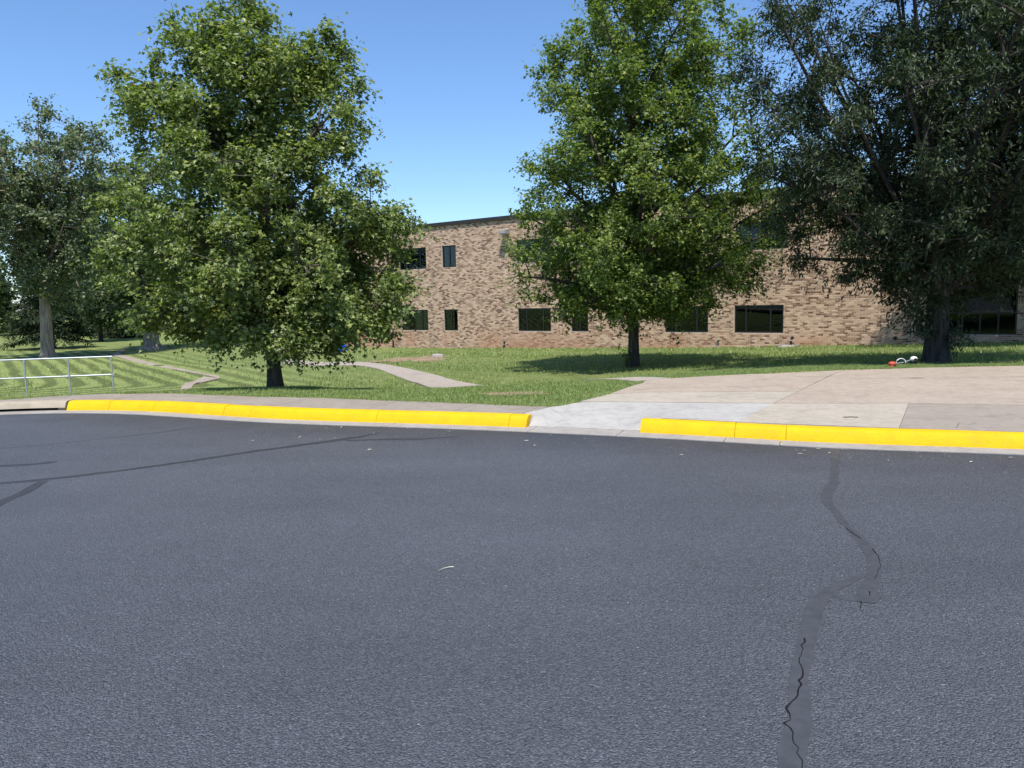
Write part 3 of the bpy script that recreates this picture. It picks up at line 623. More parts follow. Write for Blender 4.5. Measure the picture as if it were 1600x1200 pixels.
# windows: frame mesh with mullions, panes and curtains as its pieces; a dark room behind each
for a, b, c, d, mul, cur in WIN:
    fw = .06; f = MB(); y0, y1 = .05, .13
    f.box(a + .002, a + fw, y0, y1, c + .002, d - .002).box(b - fw, b - .002, y0, y1, c + .002, d - .002).box(a + fw, b - fw, y0, y1, c + .002, c + fw).box(a + fw, b - fw, y0, y1, d - fw, d - .002)
    win = f.build('window', M['frame'], bld)
    if cur == 9: ms = [a + (b - a) * k / 4 for k in (1, 2, 3)]; hs = [c + .28 * (d - c), c + .62 * (d - c)]
    else: ms = [a + (b - a) * k for k in mul]; hs = []
    for x in ms: MB().box(x - .028, x + .028, y0 + .004, y1 - .004, c + fw, d - fw).build('mullion', M['frame'], win)
    for h in hs: MB().box(a + fw, b - fw, y0 + .008, y1 - .008, h - .03, h + .03).build('transom', M['frame'], win)
    ed = [a + fw] + [x for x in ms] + [b - fw]
    for p, q in zip(ed[:-1], ed[1:]): MB().box(p, q, .084, .092, c + fw, d - fw).build('pane', M['glass'], win)
    if cur == 1:
        cu = MB(); pts = [(a + fw + .01 + i * .02, .22 + .02 * math.sin(i * 1.6)) for i in range(9)]
        cu.add([(x, y, c + .03) for x, y in pts] + [(x, y, d - .03) for x, y in pts], [(i, i + 1, 10 + i, 9 + i) for i in range(8)]).build('curtain', M['curtain'], win)
    if cur == 2:
        cu = MB(); pts = [(a + fw + .03 + i * .03, .24 + .02 * math.sin(i * 1.6)) for i in range(5)]
        cu.add([(x, y, c + .03) for x, y in pts] + [(x, y, d - .03) for x, y in pts], [(i, i + 1, 6 + i, 5 + i) for i in range(4)]).build('curtain', M['curtain'], win)
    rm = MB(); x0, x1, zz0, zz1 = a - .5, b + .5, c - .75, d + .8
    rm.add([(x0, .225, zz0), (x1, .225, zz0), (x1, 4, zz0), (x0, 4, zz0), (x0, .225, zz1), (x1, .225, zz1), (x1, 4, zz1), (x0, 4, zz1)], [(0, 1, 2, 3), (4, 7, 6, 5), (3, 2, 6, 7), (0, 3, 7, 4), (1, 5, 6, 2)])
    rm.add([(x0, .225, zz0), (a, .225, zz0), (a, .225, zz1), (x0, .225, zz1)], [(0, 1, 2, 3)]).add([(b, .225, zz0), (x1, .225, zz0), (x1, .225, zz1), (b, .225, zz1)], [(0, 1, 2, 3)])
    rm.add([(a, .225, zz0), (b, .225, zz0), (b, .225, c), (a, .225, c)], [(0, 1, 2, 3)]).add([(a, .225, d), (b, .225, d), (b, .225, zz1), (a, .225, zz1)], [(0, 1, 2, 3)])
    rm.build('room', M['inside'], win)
# expansion joint
MB().box(-5.492, -5.47, -.0125, .0, ZB, ZT - .05).build('expansion_joint', M['gutter'], bld)
# louvred vent high on the wall, behind the dark tree
lv = MB().box(16.55, 17.05, -.03, -.002, 1.94, 1.98).box(16.55, 17.05, -.03, -.002, 2.20, 2.24).box(16.55, 16.59, -.03, -.002, 1.98, 2.20).box(17.01, 17.05, -.03, -.002, 1.98, 2.20).build('wall_vent', M['blackpipe'], bld)
for i in range(4): MB().box(16.59, 17.01, -.026, -.004, 1.985 + i * .054, 2.02 + i * .054).build('louvre', M['blackpipe'], lv)
# rooftop unit
ru = tag(empty('rooftop_unit', wp(15.0, -3.0, 5.6), RZ), 'pale grey ventilation unit on the flat roof, mostly hidden by leaves', 'rooftop unit')
MB().box(-1.0, 1.0, -.6, .6, .0, 1.15).build('casing', M['unit'], ru, bevel=.02)
for i in range(11): MB().box(-.93 + i * .18, -.87 + i * .18, -.625, -.602, .06, 1.08).build('rib', M['unit'], ru)
# wall lamp
wl = tag(empty('wall_lamp', wp(-.1, .02, 4.95), RZ), 'boxy grey floodlight mounted high on the brick wall, casting a long shadow', 'wall lamp')
MB().add([(-.2, 0, .0), (.2, 0, .0), (.2, -.5, .02), (-.2, -.5, .02), (-.2, 0, .30), (.2, 0, .30), (.18, -.46, .19), (-.18, -.46, .19)], [(3, 2, 1, 0), (4, 5, 6, 7), (0, 1, 5, 4), (1, 2, 6, 5), (2, 3, 7, 6), (3, 0, 4, 7)]).build('housing', M['lampbody'], wl, bevel=.02)
MB().box(-.15, .15, -.44, -.12, -.02, .004).build('lens', M['lens'], wl)
# drain pipes at the foot of the wall
def drain(s_, h, name, label, mat, tip=None, lean=.05):
    p = wp(s_, .16); g = tz1(p.x, p.y); o = tag(empty(name, (p.x, p.y, g), RZ), label, 'pipe', 'pipe ends at the foot of the brick wall')
    MB().tube([(-.03, 0, -.1), (-.02, 0, h * .5), (.0, 0, h * .8), (.02, -.03, h * .97), (.06, -.08, h), (.09, -.12, h * .92)], [.05, .05, .05, .052, .052, .052], 10).build('pipe', mat, o, smooth=True)
    MB().tube([(0, 0, 0), (0, 0, .05)], .075, 12).build('collar', mat, o)
    if tip: MB().tube([(.005, -.005, h * .62), (.012, -.01, h * .76)], .062, 10).build('band', tip, o)
    return o
drain(-8.66, .42, 'drain_pipe', 'short black bent pipe at the wall foot, leftmost beside the leafy tree', M['blackpipe'])
drain(-.33, .32, 'drain_pipe', 'short black bent pipe with white band, under the wall lamp', M['blackpipe'], M['white'])
drain(11.53, .36, 'drain_pipe', 'thin pale bent pipe between the two wide lower windows', M['stone'])
drain(14.72, .40, 'drain_pipe', 'black bent pipe with white band above a concrete splash pad', M['blackpipe'], M['white'])
p = wp(14.72, .55); sp_ = tag(empty('splash_block', (p.x, p.y, tz1(p.x, p.y)), RZ), 'flat pale concrete splash pad below the banded black pipe', 'splash pad')
MB().add([(-.35, -.3, -.03), (.35, -.3, -.03), (.35, .4, -.03), (-.35, .4, -.03), (-.35, -.3, .05), (.35, -.3, .05), (.35, .4, .08), (-.35, .4, .08)], [(3, 2, 1, 0), (4, 5, 6, 7), (0, 1, 5, 4), (1, 2, 6, 5), (2, 3, 7, 6), (3, 0, 4, 7)]).build('pad', M['stone'], sp_, bevel=.01)
for sx in (-1, 1): MB().box(sx * .32 - .03, sx * .32 + .03, -.29, .39, .055, .11).build('rim', M['stone'], sp_)
pv = tag(empty('pipe_vent', wp(18.64, .012, -.28), RZ), 'round black vent hole in the shaded brick near the dark tree', 'vent')
MB().tube([(0, 0, 0), (0, -.05, 0)], .075, 14).build('ring', M['blackpipe'], pv)
MB().tube([(0, -.05, 0), (0, -.11, -.01)], [.06, .055], 12).build('spout', M['blackpipe'], pv)
ps = MB().box(0, .36, 0, .004, 0, .17).build('paper_sheet', M['paper']); ps.location = wp(20.42, -.10 - .05, -.05); ps.rotation_euler = (R(-8), 0, RZ)
tag(ps, 'small pale sheet propped in the corner of the wide dark window', 'paper sheet')

# ================================================================== RAILING
rl0 = on_ground(178, 613.5)
pa = Vector((-11.53, 22.1)); pb = Vector((-12.63, 21.86)); dirr = (pb - pa).normalized()
rail = tag(empty('pipe_railing', (pa.x, pa.y, tz1(pa.x, pa.y))), 'galvanised pipe railing with two rails at the edge of the mown hollow', 'railing')
TOPZ = .175; gz = tz1(pa.x, pa.y)
posts = [pa + dirr * (1.13 * i) for i in range(7)]
for q in posts:
    g = tz1(q.x, q.y); c = q - pa
    po = MB().tube([(c.x, c.y, g - .25 - gz), (c.x, c.y, TOPZ - gz)], .024, 10).build('post', M['galv'], rail, smooth=True)
    MB().tube([(c.x, c.y, TOPZ - .1 - gz), (c.x, c.y, TOPZ - .045 - gz)], .034, 10).build('fitting', M['galv'], po, smooth=True)
    MB().tube([(c.x, c.y, TOPZ - .56 - gz), (c.x, c.y, TOPZ - .48 - gz)], .034, 10).build('fitting', M['galv'], po, smooth=True)
e0 = -dirr * .04; e1 = dirr * 6.8
for zz in (TOPZ, TOPZ - .52): MB().tube([(e0.x, e0.y, zz - gz), (e1.x, e1.y, zz - gz)], .023, 10).build('rail', M['galv'], rail, smooth=True)

# ================================================================== TREES
def leaf_template(kind):
    if kind == 'maple':
        v = [(0, 0, 0), (.52, .40, .05), (.19, .54, .03), (0, 1.0, -.10), (-.19, .54, .03), (-.52, .40, .05)]
        f = [(0, 1, 2), (0, 2, 3, 4), (0, 4, 5)]
    elif kind == 'narrow':
        v = [(0, 0, 0), (.15, .35, .04), (.11, .75, .0), (0, 1.0, -.1), (-.11, .75, .0), (-.15, .35, .04)]; f = [(0, 1, 2, 3), (0, 3, 4, 5)]
    elif kind == 'oval':
        v = [(0, 0, 0), (.36, .32, .06), (.26, .72, .02), (0, 1.0, -.08), (-.26, .72, .02), (-.36, .32, .06)]; f = [(0, 1, 2, 3), (0, 3, 4, 5)]
    else:  # needle spray
        v = [(0, 0, 0), (.10, .5, .03), (0, 1.0, -.05), (-.10, .5, .03)]; f = [(0, 1, 2, 3)]
    return np.array(v, float), f
def norm(a): return a / (np.linalg.norm(a, axis=-1, keepdims=True) + 1e-9)
def leaves_mesh(name, pos, fwd, up, size, kind, mat, parent):
    T, F_ = leaf_template(kind); fwd = norm(fwd); side = norm(np.cross(fwd, up)); upn = np.cross(side, fwd); n = len(pos)
    v = pos[:, None, :] + size[:, None, None] * (T[None, :, 0:1] * side[:, None, :] + T[None, :, 1:2] * fwd[:, None, :] + T[None, :, 2:3] * upn[:, None, :])
    ff = np.concatenate([np.array(q) for q in F_]); lo = np.tile([len(q) for q in F_], n)
    flat = (np.arange(n)[:, None] * len(T) + ff[None]).ravel()
    return mesh_np(name, v.reshape(-1, 3), flat, lo, mat, parent)

class Tubes:
    """many tapered bent tubes in one mesh"""
    def __init__(s): s.v = []; s.f = []; s.l = []; s.c = 0
    def add(s, pts, rad, n):
        pts = np.asarray(pts, float); m = len(pts); tg = norm(np.gradient(pts, axis=0)); ref = np.where(np.abs(tg[:, 2:3]) > .9, np.array([[1., 0, 0]]), np.array([[0, 0, 1.]]))
        a = norm(np.cross(tg, ref)); b = np.cross(tg, a); an = 2 * np.pi * np.arange(n) / n
        v = pts[:, None] + np.asarray(rad)[:, None, None] * (a[:, None] * np.cos(an)[None, :, None] + b[:, None] * np.sin(an)[None, :, None])
        s.v.append(v.reshape(-1, 3)); i = (np.arange(m - 1)[:, None] * n + np.arange(n)[None]); j = (np.arange(m - 1)[:, None] * n + (np.arange(n)[None] + 1) % n)
        f = np.stack([i, j, j + n, i + n], -1).reshape(-1, 4) + s.c; s.f.append(f.ravel()); s.l.append(np.full(len(f), 4)); s.c += m * n
    def build(s, name, mat, parent): return mesh_np(name, np.concatenate(s.v), np.concatenate(s.f), np.concatenate(s.l), mat, parent, True)
def bez(a, b, c, n):
    t = np.linspace(0, 1, n)[:, None]; return a * (1 - t) ** 2 + b * 2 * t * (1 - t) + c * t ** 2

def tree(name, label, base, prof, trunk_r, first, seed, leaf, lsize, mat, bark, nclump=260, ntwig=11, nleaf=13, nlimb=30, rise=.75, lean=(0, 0), csize=.62, shell=.45, flare=1.5, droop=.25, multi=0, trunk_top=.9, group=None, depth=.92, jit=.1, extra=None, category='tree', upright=.35, twigs=True, spread=.95, extra_limbs=None):
    """prof: (height, reach to the left, reach to the right) of the crown, metres above the base; first: height of the lowest limb"""
    rg = np.random.default_rng(seed); root = tag(empty(name, base), label, category, group)
    pr = np.array(prof, float); H = pr[-1, 0]
    def env(z, phi):
        rl_ = np.interp(z, pr[:, 0], pr[:, 1]); rr2 = np.interp(z, pr[:, 0], pr[:, 2]); rx = np.where(np.cos(phi) > 0, rr2, rl_); rd = depth * (rl_ + rr2) / 2
        return 1 / np.sqrt((np.cos(phi) / np.maximum(rx, .05)) ** 2 + (np.sin(phi) / np.maximum(rd, .05)) ** 2)
    zc = np.linspace(pr[0, 0], H, 80); wts = np.array([np.interp(z, pr[:, 0], pr[:, 1] + pr[:, 2]) for z in zc]) ** 1.15; wts /= wts.sum()
    TH = H * trunk_top; ph = rg.uniform(0, 6.28, 2)
    def axis(h):
        u = np.clip(np.asarray(h, float) / TH, 0, 1); wv = .05 * TH * .25
        return np.stack([lean[0] * u + wv * np.sin(u * 5 + ph[0]) * u, lean[1] * u + wv * np.sin(u * 4 + ph[1]) * u, np.asarray(h, float)], -1)
    cand = []
    for _ in range(nlimb * 14):
        z = rg.choice(zc, p=wts) + rg.uniform(-.1, .1); phi = rg.uniform(0, 2 * np.pi); rho = max(.05, env(z, phi) - csize * .5) * (rg.uniform(.80, 1.06) if rg.random() < .8 else rg.uniform(.35, .8))
        cand.append((np.cos(phi) * rho, np.sin(phi) * rho, z))
    cand = np.array(cand); top = cand[np.argmax(cand[:, 2])]; ends = [top]; dd = np.full(len(cand), 1e9)
    for _ in range(nlimb - 1):
        dd = np.minimum(dd, np.sum((cand - ends[-1]) ** 2, 1)); pk = np.argsort(-dd)[:4]; ends.append(cand[rg.choice(pk)])
    for e in (extra_limbs or []): ends.append(np.array(e, float))
    cl = list(ends); per = max(1, int(nclump / nlimb) - 1); mind = csize * .45
    for e in ends:
        rad = np.hypot(*(e - axis(e[2]))[:2]); h0 = np.clip(e[2] - rad * rise, first, TH * .95) if not multi else first; a = axis(h0); L_ = np.linalg.norm(e - a); k = 0; tr_ = 0
        while k < per and tr_ < per * 12:
            tr_ += 1; u = rg.uniform(.28, 1.0) ** .75; c = a * (1 - u) + e * u + np.array([0, 0, .10 * L_ * u * (1 - u) * 2]); sp = spread * csize * (.7 + .6 * u)
            o_ = rg.normal(0, 1, 3) * np.array([sp, sp, sp * .75]); c = c + o_
            if c[2] < pr[0, 0] - .25 or c[2] > H + .1: continue
            if np.hypot(c[0], c[1]) > 1.06 * env(c[2], math.atan2(c[1], c[0])) - csize * .2: continue
            if np.min(np.sum((np.array(cl) - c) ** 2, 1)) < mind ** 2: continue
            cl.append(c); k += 1
    if extra: cl += [np.array(e, float) for e in extra]
    cl = np.array(cl); tb = Tubes()
    # trunk
    nz = 14
    def trad(h): u = np.clip(h / TH, 0, 1); return trunk_r * (1 - u) ** .8 + .012
    stop = TH if not multi else first * 1.35
    hs_ = np.concatenate([[-.3, 0, .08, .2, .45], np.linspace(.8, stop, nz)]); ta = axis(np.maximum(hs_, 0)); ta[:, 2] = hs_
    trd = np.array([trad(max(h, 0)) for h in hs_]) * (1 + (flare - 1) * np.exp(-np.maximum(hs_, 0) / .22))
    tb.add(ta, trd, 14)
    idx = list(range(len(ends)))
    LP = []; LR = []
    for i in idx:
        c = cl[i]; rad = np.hypot(c[0] - axis(c[2])[0], c[1] - axis(c[2])[1])
        if multi: h0 = rg.uniform(first * .75, first * 1.3)
        else: h0 = np.clip(c[2] - rad * rise * rg.uniform(.75, 1.25), first * rg.uniform(.9, 1.25), TH * .95)
        a = axis(h0); mid = a * .45 + c * .55 + np.array([0, 0, (.12 if not multi else .0) * rad]) + rg.normal(0, .06 * (rad + .5), 3)
        pts = bez(a, mid, c, 9); r_0 = min(trad(h0) * .62, .028 * (np.linalg.norm(c - a) + .6)) if not multi else trunk_r * rg.uniform(.22, .42)
        rd_ = r_0 * (1 - np.linspace(0, 1, 9)) ** .85 + .007; tb.add(pts, rd_, 7); LP.append(pts); LR.append(rd_)
    LPa = np.concatenate(LP); LRa = np.concatenate(LR)
    for i, c in enumerate(cl):
        if i in idx: continue
        ax_ = axis(c[2]); inward = np.hypot(LPa[:, 0] - ax_[0], LPa[:, 1] - ax_[1]) - np.hypot(c[0] - ax_[0], c[1] - ax_[1])
        d_ = np.linalg.norm(LPa - c, axis=1) + np.maximum(inward, 0) * 1.5 + np.maximum(LPa[:, 2] - c[2], 0) * (.8 if rise > 0 else 0)
        k = int(np.argmin(d_)); a = LPa[k]; mid = (a + c) / 2 + np.array([0, 0, .1 * np.linalg.norm(c - a)])
        tb.add(bez(a, mid, c, 5), min(LRa[k] * .8, .03) * (1 - np.linspace(0, 1, 5)) ** .8 + .005, 5)
    # twigs and leaves
    ncl = len(cl); axc = axis(np.clip(cl[:, 2] * .8, 0, TH)); out = norm(cl - axc); out[:, 2] += upright; out = norm(out)
    N_ = ncl * ntwig; ci = np.repeat(np.arange(ncl), ntwig); cs = csize * rg.uniform(.7, 1.3, ncl)
    td = norm(out[ci] * .95 + rg.normal(0, .62, (N_, 3))); tl = cs[ci] * rg.uniform(.5, 1.2, N_)
    t0 = cl[ci] - out[ci] * (cs[ci] * .35)[:, None] + rg.normal(0, .10, (N_, 3)) * cs[ci][:, None]
    if twigs:
        for i in rg.choice(N_, min(N_, 1400), False):
            e = t0[i] + td[i] * tl[i] - np.array([0, 0, droop * tl[i] * .6]); m_ = t0[i] + td[i] * tl[i] * .55
            tb.add(np.stack([t0[i], m_, e]), [.007, .005, .003], 3)
    tb.build('trunk', bark, root)
    nl = N_ * nleaf; ti = np.repeat(np.arange(N_), nleaf); u = rg.uniform(.08, 1.04, nl)
    pos = t0[ti] + td[ti] * (tl[ti] * u)[:, None] + rg.normal(0, 1, (nl, 3)) * (.035 + .055 * cs[ci][ti])[:, None]; pos[:, 2] -= droop * tl[ti] * u * u * .6
    fwd = norm(td[ti] * .7 + rg.normal(0, .75, (nl, 3))); fwd[:, 2] -= .35 + droop
    upv = norm(np.array([0, 0, 1.0]) + out[ci][ti] * .35 + rg.normal(0, .55, (nl, 3)))
    sz = lsize * rg.uniform(.65, 1.25, nl)
    leaves_mesh('crown', pos, fwd, upv, sz, leaf, mat, root)
    return root
def tbase(px, py): return on_ground(px, py)

# left maple: crown reach in metres measured at its distance
b1 = Vector((-4.55, 14.69, 0)); b1.z = tz1(b1.x, b1.y); k1 = 1200 / 15.3
def prof_px(base, rows, k, yh):     # rows (photo y, x left, x right) from top to bottom, base photo x
    out = []
    for y, xl, xr in rows[::-1]: out.append((EYE + (yh - y) / k - base[1].z, max(.05, (base[0] - xl) / k), max(.05, (xr - base[0]) / k)))
    return out
R1 = [(40, 312, 385), (60, 285, 418), (85, 268, 440), (110, 258, 478), (145, 240, 535), (190, 222, 570), (240, 208, 588), (290, 198, 594), (340, 186, 620), (390, 180, 640), (440, 190, 640), (475, 204, 645), (500, 220, 632), (520, 265, 600), (528, 300, 570)]
tree('maple_tree', 'broad bushy green maple on the lawn, behind the long yellow kerb', b1, prof_px((415, b1), R1, k1, 477), .118, 1.4, 27, 'maple', .084, M['maple'], M['bark'], 580, 12, 18, 48, .75, (-.1, 0), .48, .42, 1.35, .25, spread=.92, depth=.85, extra_limbs=[(-2.45, -.3, 5.8), (1.45, -.1, 6.3), (2.6, -.5, 3.0), (2.0, -.9, 1.35)],
     extra=[(-2.2, -.25, 5.5), (1.35, -.2, 6.45), (1.2, .1, 6.1), (1.6, 0, 6.2), (1.05, -.2, 6.3), (1.75, -.1, 5.9), (1.5, -.3, 5.7), (1.9, -.2, 5.5), (1.3, -.4, 5.4), (2.55, -.6, 3.2), (2.75, -.5, 3.0), (2.3, -.4, 3.1), (-1.7, -1.2, 1.35), (-2.0, -.8, 1.4), (1.3, -1.3, 1.2), (1.0, -1.5, 1.05), (1.7, -1.1, 1.15), (2.1, -.9, 1.3), (.8, -1.1, 1.2), (1.5, -.6, 1.1), (2.5, -.6, 1.5), (2.7, -.5, 1.9), (2.4, -.9, 1.8), (-2.5, -.9, 2.6), (-2.8, -.8, 2.5)])
b2 = Vector((3.77, 23.66, 0)); b2.z = tz1(b2.x, b2.y); k2 = 1200 / 24.2
R2 = [(-60, 955, 1050), (-30, 935, 1080), (0, 915, 1105), (40, 880, 1140), (80, 860, 1162), (130, 848, 1170), (180, 838, 1185), (230, 824, 1215), (280, 812, 1240), (330, 810, 1246), (370, 806, 1246), (410, 802, 1236), (445, 808, 1212), (478, 850, 1110)]
tree('maple_tree', 'tall dense maple on a slim straight trunk in front of the brick wall', b2, prof_px((990, b2), R2, k2, 464), .158, 1.75, 33, 'maple', .106, M['maple2'], M['bark'], 720, 12, 17, 60, .95, (.1, .1), .70, .42, 1.25, .2, upright=.6, spread=.85)
b3 = Vector((9.35, 16.85, 0)); b3.z = tz1(b3.x, b3.y); k3 = 1200 / 17.6
R3 = [(-190, 1420, 1520), (-130, 1300, 1650), (-60, 1200, 1740), (0, 1162, 1770), (60, 1150, 1790), (120, 1148, 1795), (200, 1160, 1790), (270, 1175, 1780), (330, 1208, 1750), (375, 1236, 1720), (405, 1262, 1690), (430, 1310, 1640), (450, 1370, 1580)]
tree('ash_tree', 'dark spreading tree with many upswept limbs, beside the wide concrete plaza', b3, prof_px((1462, b3), R3, k3, 453), .235, 1.75, 45, 'narrow', .115, M['ash'], M['bark2'], 880, 12, 17, 60, .9, (0, 0), .58, .55, 1.35, .2, multi=1, upright=.5, spread=1.25, extra=[(-.45, -.35, .75), (-.5, -.25, 1.1), (-.25, -.45, 1.4), (.2, -.4, .62), (-1.0, -.3, 1.45), (-.75, -.4, 1.2)])
b4 = Vector((19.0, 24.0, 0)); b4.z = tz1(b4.x, b4.y)
tree('ash_tree', 'second dark tree at the right edge of the picture, close to the brick wall', b4, [(3.6, 3.4, 3.4), (6, 4.7, 4.7), (10, 5.3, 5.3), (13, 5.1, 5.1), (15, 4.2, 4.2), (17, 2.4, 2.4), (18, .4, .4)], .33, 2.8, 47, 'narrow', .19, M['ash'], M['bark2'], 520, 11, 12, 46, .9, (0, 0), .9, .5, 1.35, .2, multi=1, upright=.5, spread=1.1)
bc = Vector((-26.46, 43.82, 0)); bc.z = tz1(bc.x, bc.y); kc = 1200 / 46.0
RC = [(200, 0, 160), (212, -25, 180), (232, -55, 190), (260, -75, 196), (300, -75, 200), (335, -65, 200), (365, -40, 195), (400, -10, 190), (440, 30, 180), (480, 60, 170)]
tree('cottonwood_tree', 'old grey green cottonwood with a pale forked trunk behind the railing', bc, prof_px((75, bc), RC, kc, 484), .34, 6.3, 57, 'oval', .17, M['cotton'], M['bark_c'], 380, 11, 12, 34, .8, (.6, 0), 1.0, .5, 1.5, .15, upright=.5, spread=.8, multi=1)
bb = on_ground(237, 546)
tree('cottonwood_tree', 'thick trunked old tree with flared roots, half hidden behind the bushy maple', bb, [(2.2, 2.6, 2.2), (4, 3.8, 3.8), (7, 4.4, 4.4), (10, 3.8, 4), (12.5, 2.4, 2.6), (13.6, .5, .6)], .50, 3.4, 61, 'oval', .19, M['far'], M['bark_c'], 240, 10, 11, 20, .7, (.2, 0), 1.15, .5, 1.9, .2)
def spruce(name, label, base, H, Rb, seed, mat, z0=.5, group=None, lean=(0, 0), nb_=None):
    rg = np.random.default_rng(seed); root = tag(empty(name, base), label, 'tree', group); tb = Tubes()
    tb.add(np.array([[0, 0, -.3], [lean[0] * .3, lean[1] * .3, H * .3], [lean[0], lean[1], H]]), [.028 * H, .02 * H, .01], 9)
    P_, F2, U2, S2 = [], [], [], []
    nb2 = nb_ or int(H * 16)
    for i in range(nb2):
        z = z0 + (H - z0) * (i / nb2) ** 1.15; L = Rb * (1 - (z - z0) / (H - z0)) ** .85 * rg.uniform(.75, 1.15) + .12; a = rg.uniform(0, 6.28); d = np.array([np.cos(a), np.sin(a), 0]); o = np.array([lean[0] * z / H, lean[1] * z / H, z])
        e = o + d * L + np.array([0, 0, -.28 * L + .1]); m_ = o + d * L * .5 + np.array([0, 0, -.05 * L]); pts = bez(o, m_, e, 6); tb.add(pts, np.linspace(.03, .006, 6), 4)
        n = int(34 * L + 12); u = rg.uniform(.12, 1.02, n)[:, None]; pp = o * (1 - u) ** 2 + m_ * 2 * u * (1 - u) + e * u * u
        sd_ = np.cross(d, [0, 0, 1]); side = rg.uniform(-1, 1, n)[:, None] * (.42 * L * (1.05 - u) + .08); pp = pp + side * sd_ + np.stack([np.zeros(n), np.zeros(n), -np.abs(side[:, 0]) * .3 - rg.uniform(0, .16, n)], -1)
        P_.append(pp); F2.append(d * .7 + np.sign(side) * sd_ * .6 + rg.normal(0, .35, (n, 3)) + np.array([0, 0, -.35])); U2.append(np.array([0, 0, 1.]) + rg.normal(0, .4, (n, 3))); S2.append(rg.uniform(.28, .55, n))
    tb.build('trunk', M['bark_d'], root); leaves_mesh('crown', np.concatenate(P_), np.concatenate(F2), np.concatenate(U2), np.concatenate(S2), 'needle', mat, root); return root
g1 = on_ground(90, 545)
spruce('spruce_tree', 'dark spruce with drooping low branches just behind the pale forked trunk', Vector((g1.x - .3, g1.y, g1.z)), 8.5, 3.0, 71, M['conifer'], 1.1, lean=(-.8, 0))
g2_ = on_ground(-6, 521); spruce('conifer_tree', 'fresh green conifer at the far left edge of the picture', g2_, 11.5, 4.0, 72, M['cedar'], .3, 'conifers on the far lawn')
g3_ = on_ground(22, 517); spruce('conifer_tree', 'dark conifer between the green conifer and the pale forked trunk', Vector((g3_.x, g3_.y + 6, g3_.z)), 10.5, 3.6, 73, M['conifer'], .5, 'conifers on the far lawn')
g4 = on_ground(158, 534)
tree('park_tree', 'slim dark trunked tree on the far lawn left of the thick flared trunk', g4, [(1.8, 1.8, 2.2), (3.5, 3.2, 3.2), (6, 3.6, 3.6), (9, 2.8, 2.8), (10.6, .6, .6)], .18, 2.4, 63, 'oval', .24, M['far'], M['bark_d'], 150, 9, 10, 14, .7, (.3, 0), 1.2, .5, 1.3, .2, twigs=False)
spruce('spruce_tree', 'dark spruce to the right of the slim dark trunk on the far lawn', on_ground(198, 528), 9.0, 2.9, 74, M['conifer'], .35)
# wood beyond the lawn: each tree on its own
rt = random.Random(4); far_spots = []; far0 = []
names = ['leftmost', 'second', 'third', 'fourth', 'fifth', 'sixth', 'seventh', 'eighth', 'ninth', 'tenth', 'eleventh', 'twelfth', 'thirteenth']
for i in range(12):
    y = 88 + (i % 3) * 9 + rt.uniform(-3, 3); x = -84 + i * 6.6 + rt.uniform(-1.5, 1.5); far_spots.append((x, y))
for i, (x, y) in enumerate(far_spots):
    h = rt.uniform(13.5, 17.0) if i < 9 else rt.uniform(9, 11.5); r_ = rt.uniform(4.2, 5.6)
    lb = '%s tree from the left in the dark row of trees closing the far lawn' % names[i]
    b_ = Vector((x, y, tz1(x, y)))
    if i < 4: far0 = far0 + [(tree('far_tree', lb, b_, [(.6, r_ * .75, r_ * .75), (h * .3, r_, r_), (h * .6, r_ * .9, r_ * .9), (h * .85, r_ * .5, r_ * .5), (h, .3, .3)], .26, 2.0, 100 + i, 'oval', .42, M['far'], M['bark_d'], 120, 9, 9, 9, .6, (0, 0), 1.6, .5, 1.3, .2, group='row of trees closing the far lawn', twigs=False), h)]
    else:
        src, h0 = far0[i % 4]; o = src.copy(); C.objects.link(o); o.location = b_; o['label'] = lb; o.rotation_euler = (0, 0, 1.7 * i); k = h / h0; o.scale = (k * rt.uniform(.9, 1.1), k * rt.uniform(.9, 1.1), k)
        for chd in src.children: c_ = chd.copy(); C.objects.link(c_); c_.parent = o

# shoots at the foot of the slim trunked maple
sh = tag(empty('basal_shoots', (b2.x - .27, b2.y - .25, tz1(b2.x - .27, b2.y - .25))), 'small leafy shoots sprouting at the foot of the slim trunked maple', 'plant')
tb = Tubes(); pp = []
for i in range(7):
    a = rng.uniform(0, 6.28); e = np.array([math.cos(a) * .12, math.sin(a) * .1, rng.uniform(.3, .65)]); tb.add(bez(np.zeros(3), e * np.array([.3, .3, .6]), e, 4), [.008, .006, .005, .003], 4)
    for k in range(9): pp.append(e * rng.uniform(.35, 1) + rng.normal(0, .035, 3))
pp = np.array(pp); tb.build('stem', M['bark'], sh); leaves_mesh('foliage', pp, rng.normal(0, 1, pp.shape), np.array([0, 0, 1.]) + rng.normal(0, .5, pp.shape), rng.uniform(.07, .12, len(pp)), 'maple', M['maple2'], sh)

# ================================================================== PLAYGROUND glimpsed through the bushy maple
g = D(503, 540, 41.0); g.z = tz1(g.x, g.y)
pg = tag(empty('play_structure', g, R(35)), 'playground climber with blue slide and red roof behind the bushy maple', 'playground')
for sx in (-.6, .6):
    for sy in (-.6, .6): MB().tube([(sx, sy, -.1), (sx, sy, 2.3)], .055, 8).build('post', M['brown'], pg, smooth=True)
MB().box(-.62, .62, -.62, .62, 1.05, 1.13).build('deck', M['brown'], pg)
MB().add([(-.8, -.8, 2.15), (.8, -.8, 2.15), (.8, .8, 2.15), (-.8, .8, 2.15), (-.15, 0, 2.65), (.15, 0, 2.65)], [(0, 1, 5, 4), (1, 2, 5), (2, 3, 4, 5), (3, 0, 4), (3, 2, 1, 0)]).build('roof', M['red'], pg)
MB().box(-.5, .5, .56, .60, 1.2, 1.85).build('panel', M['tan'], pg)
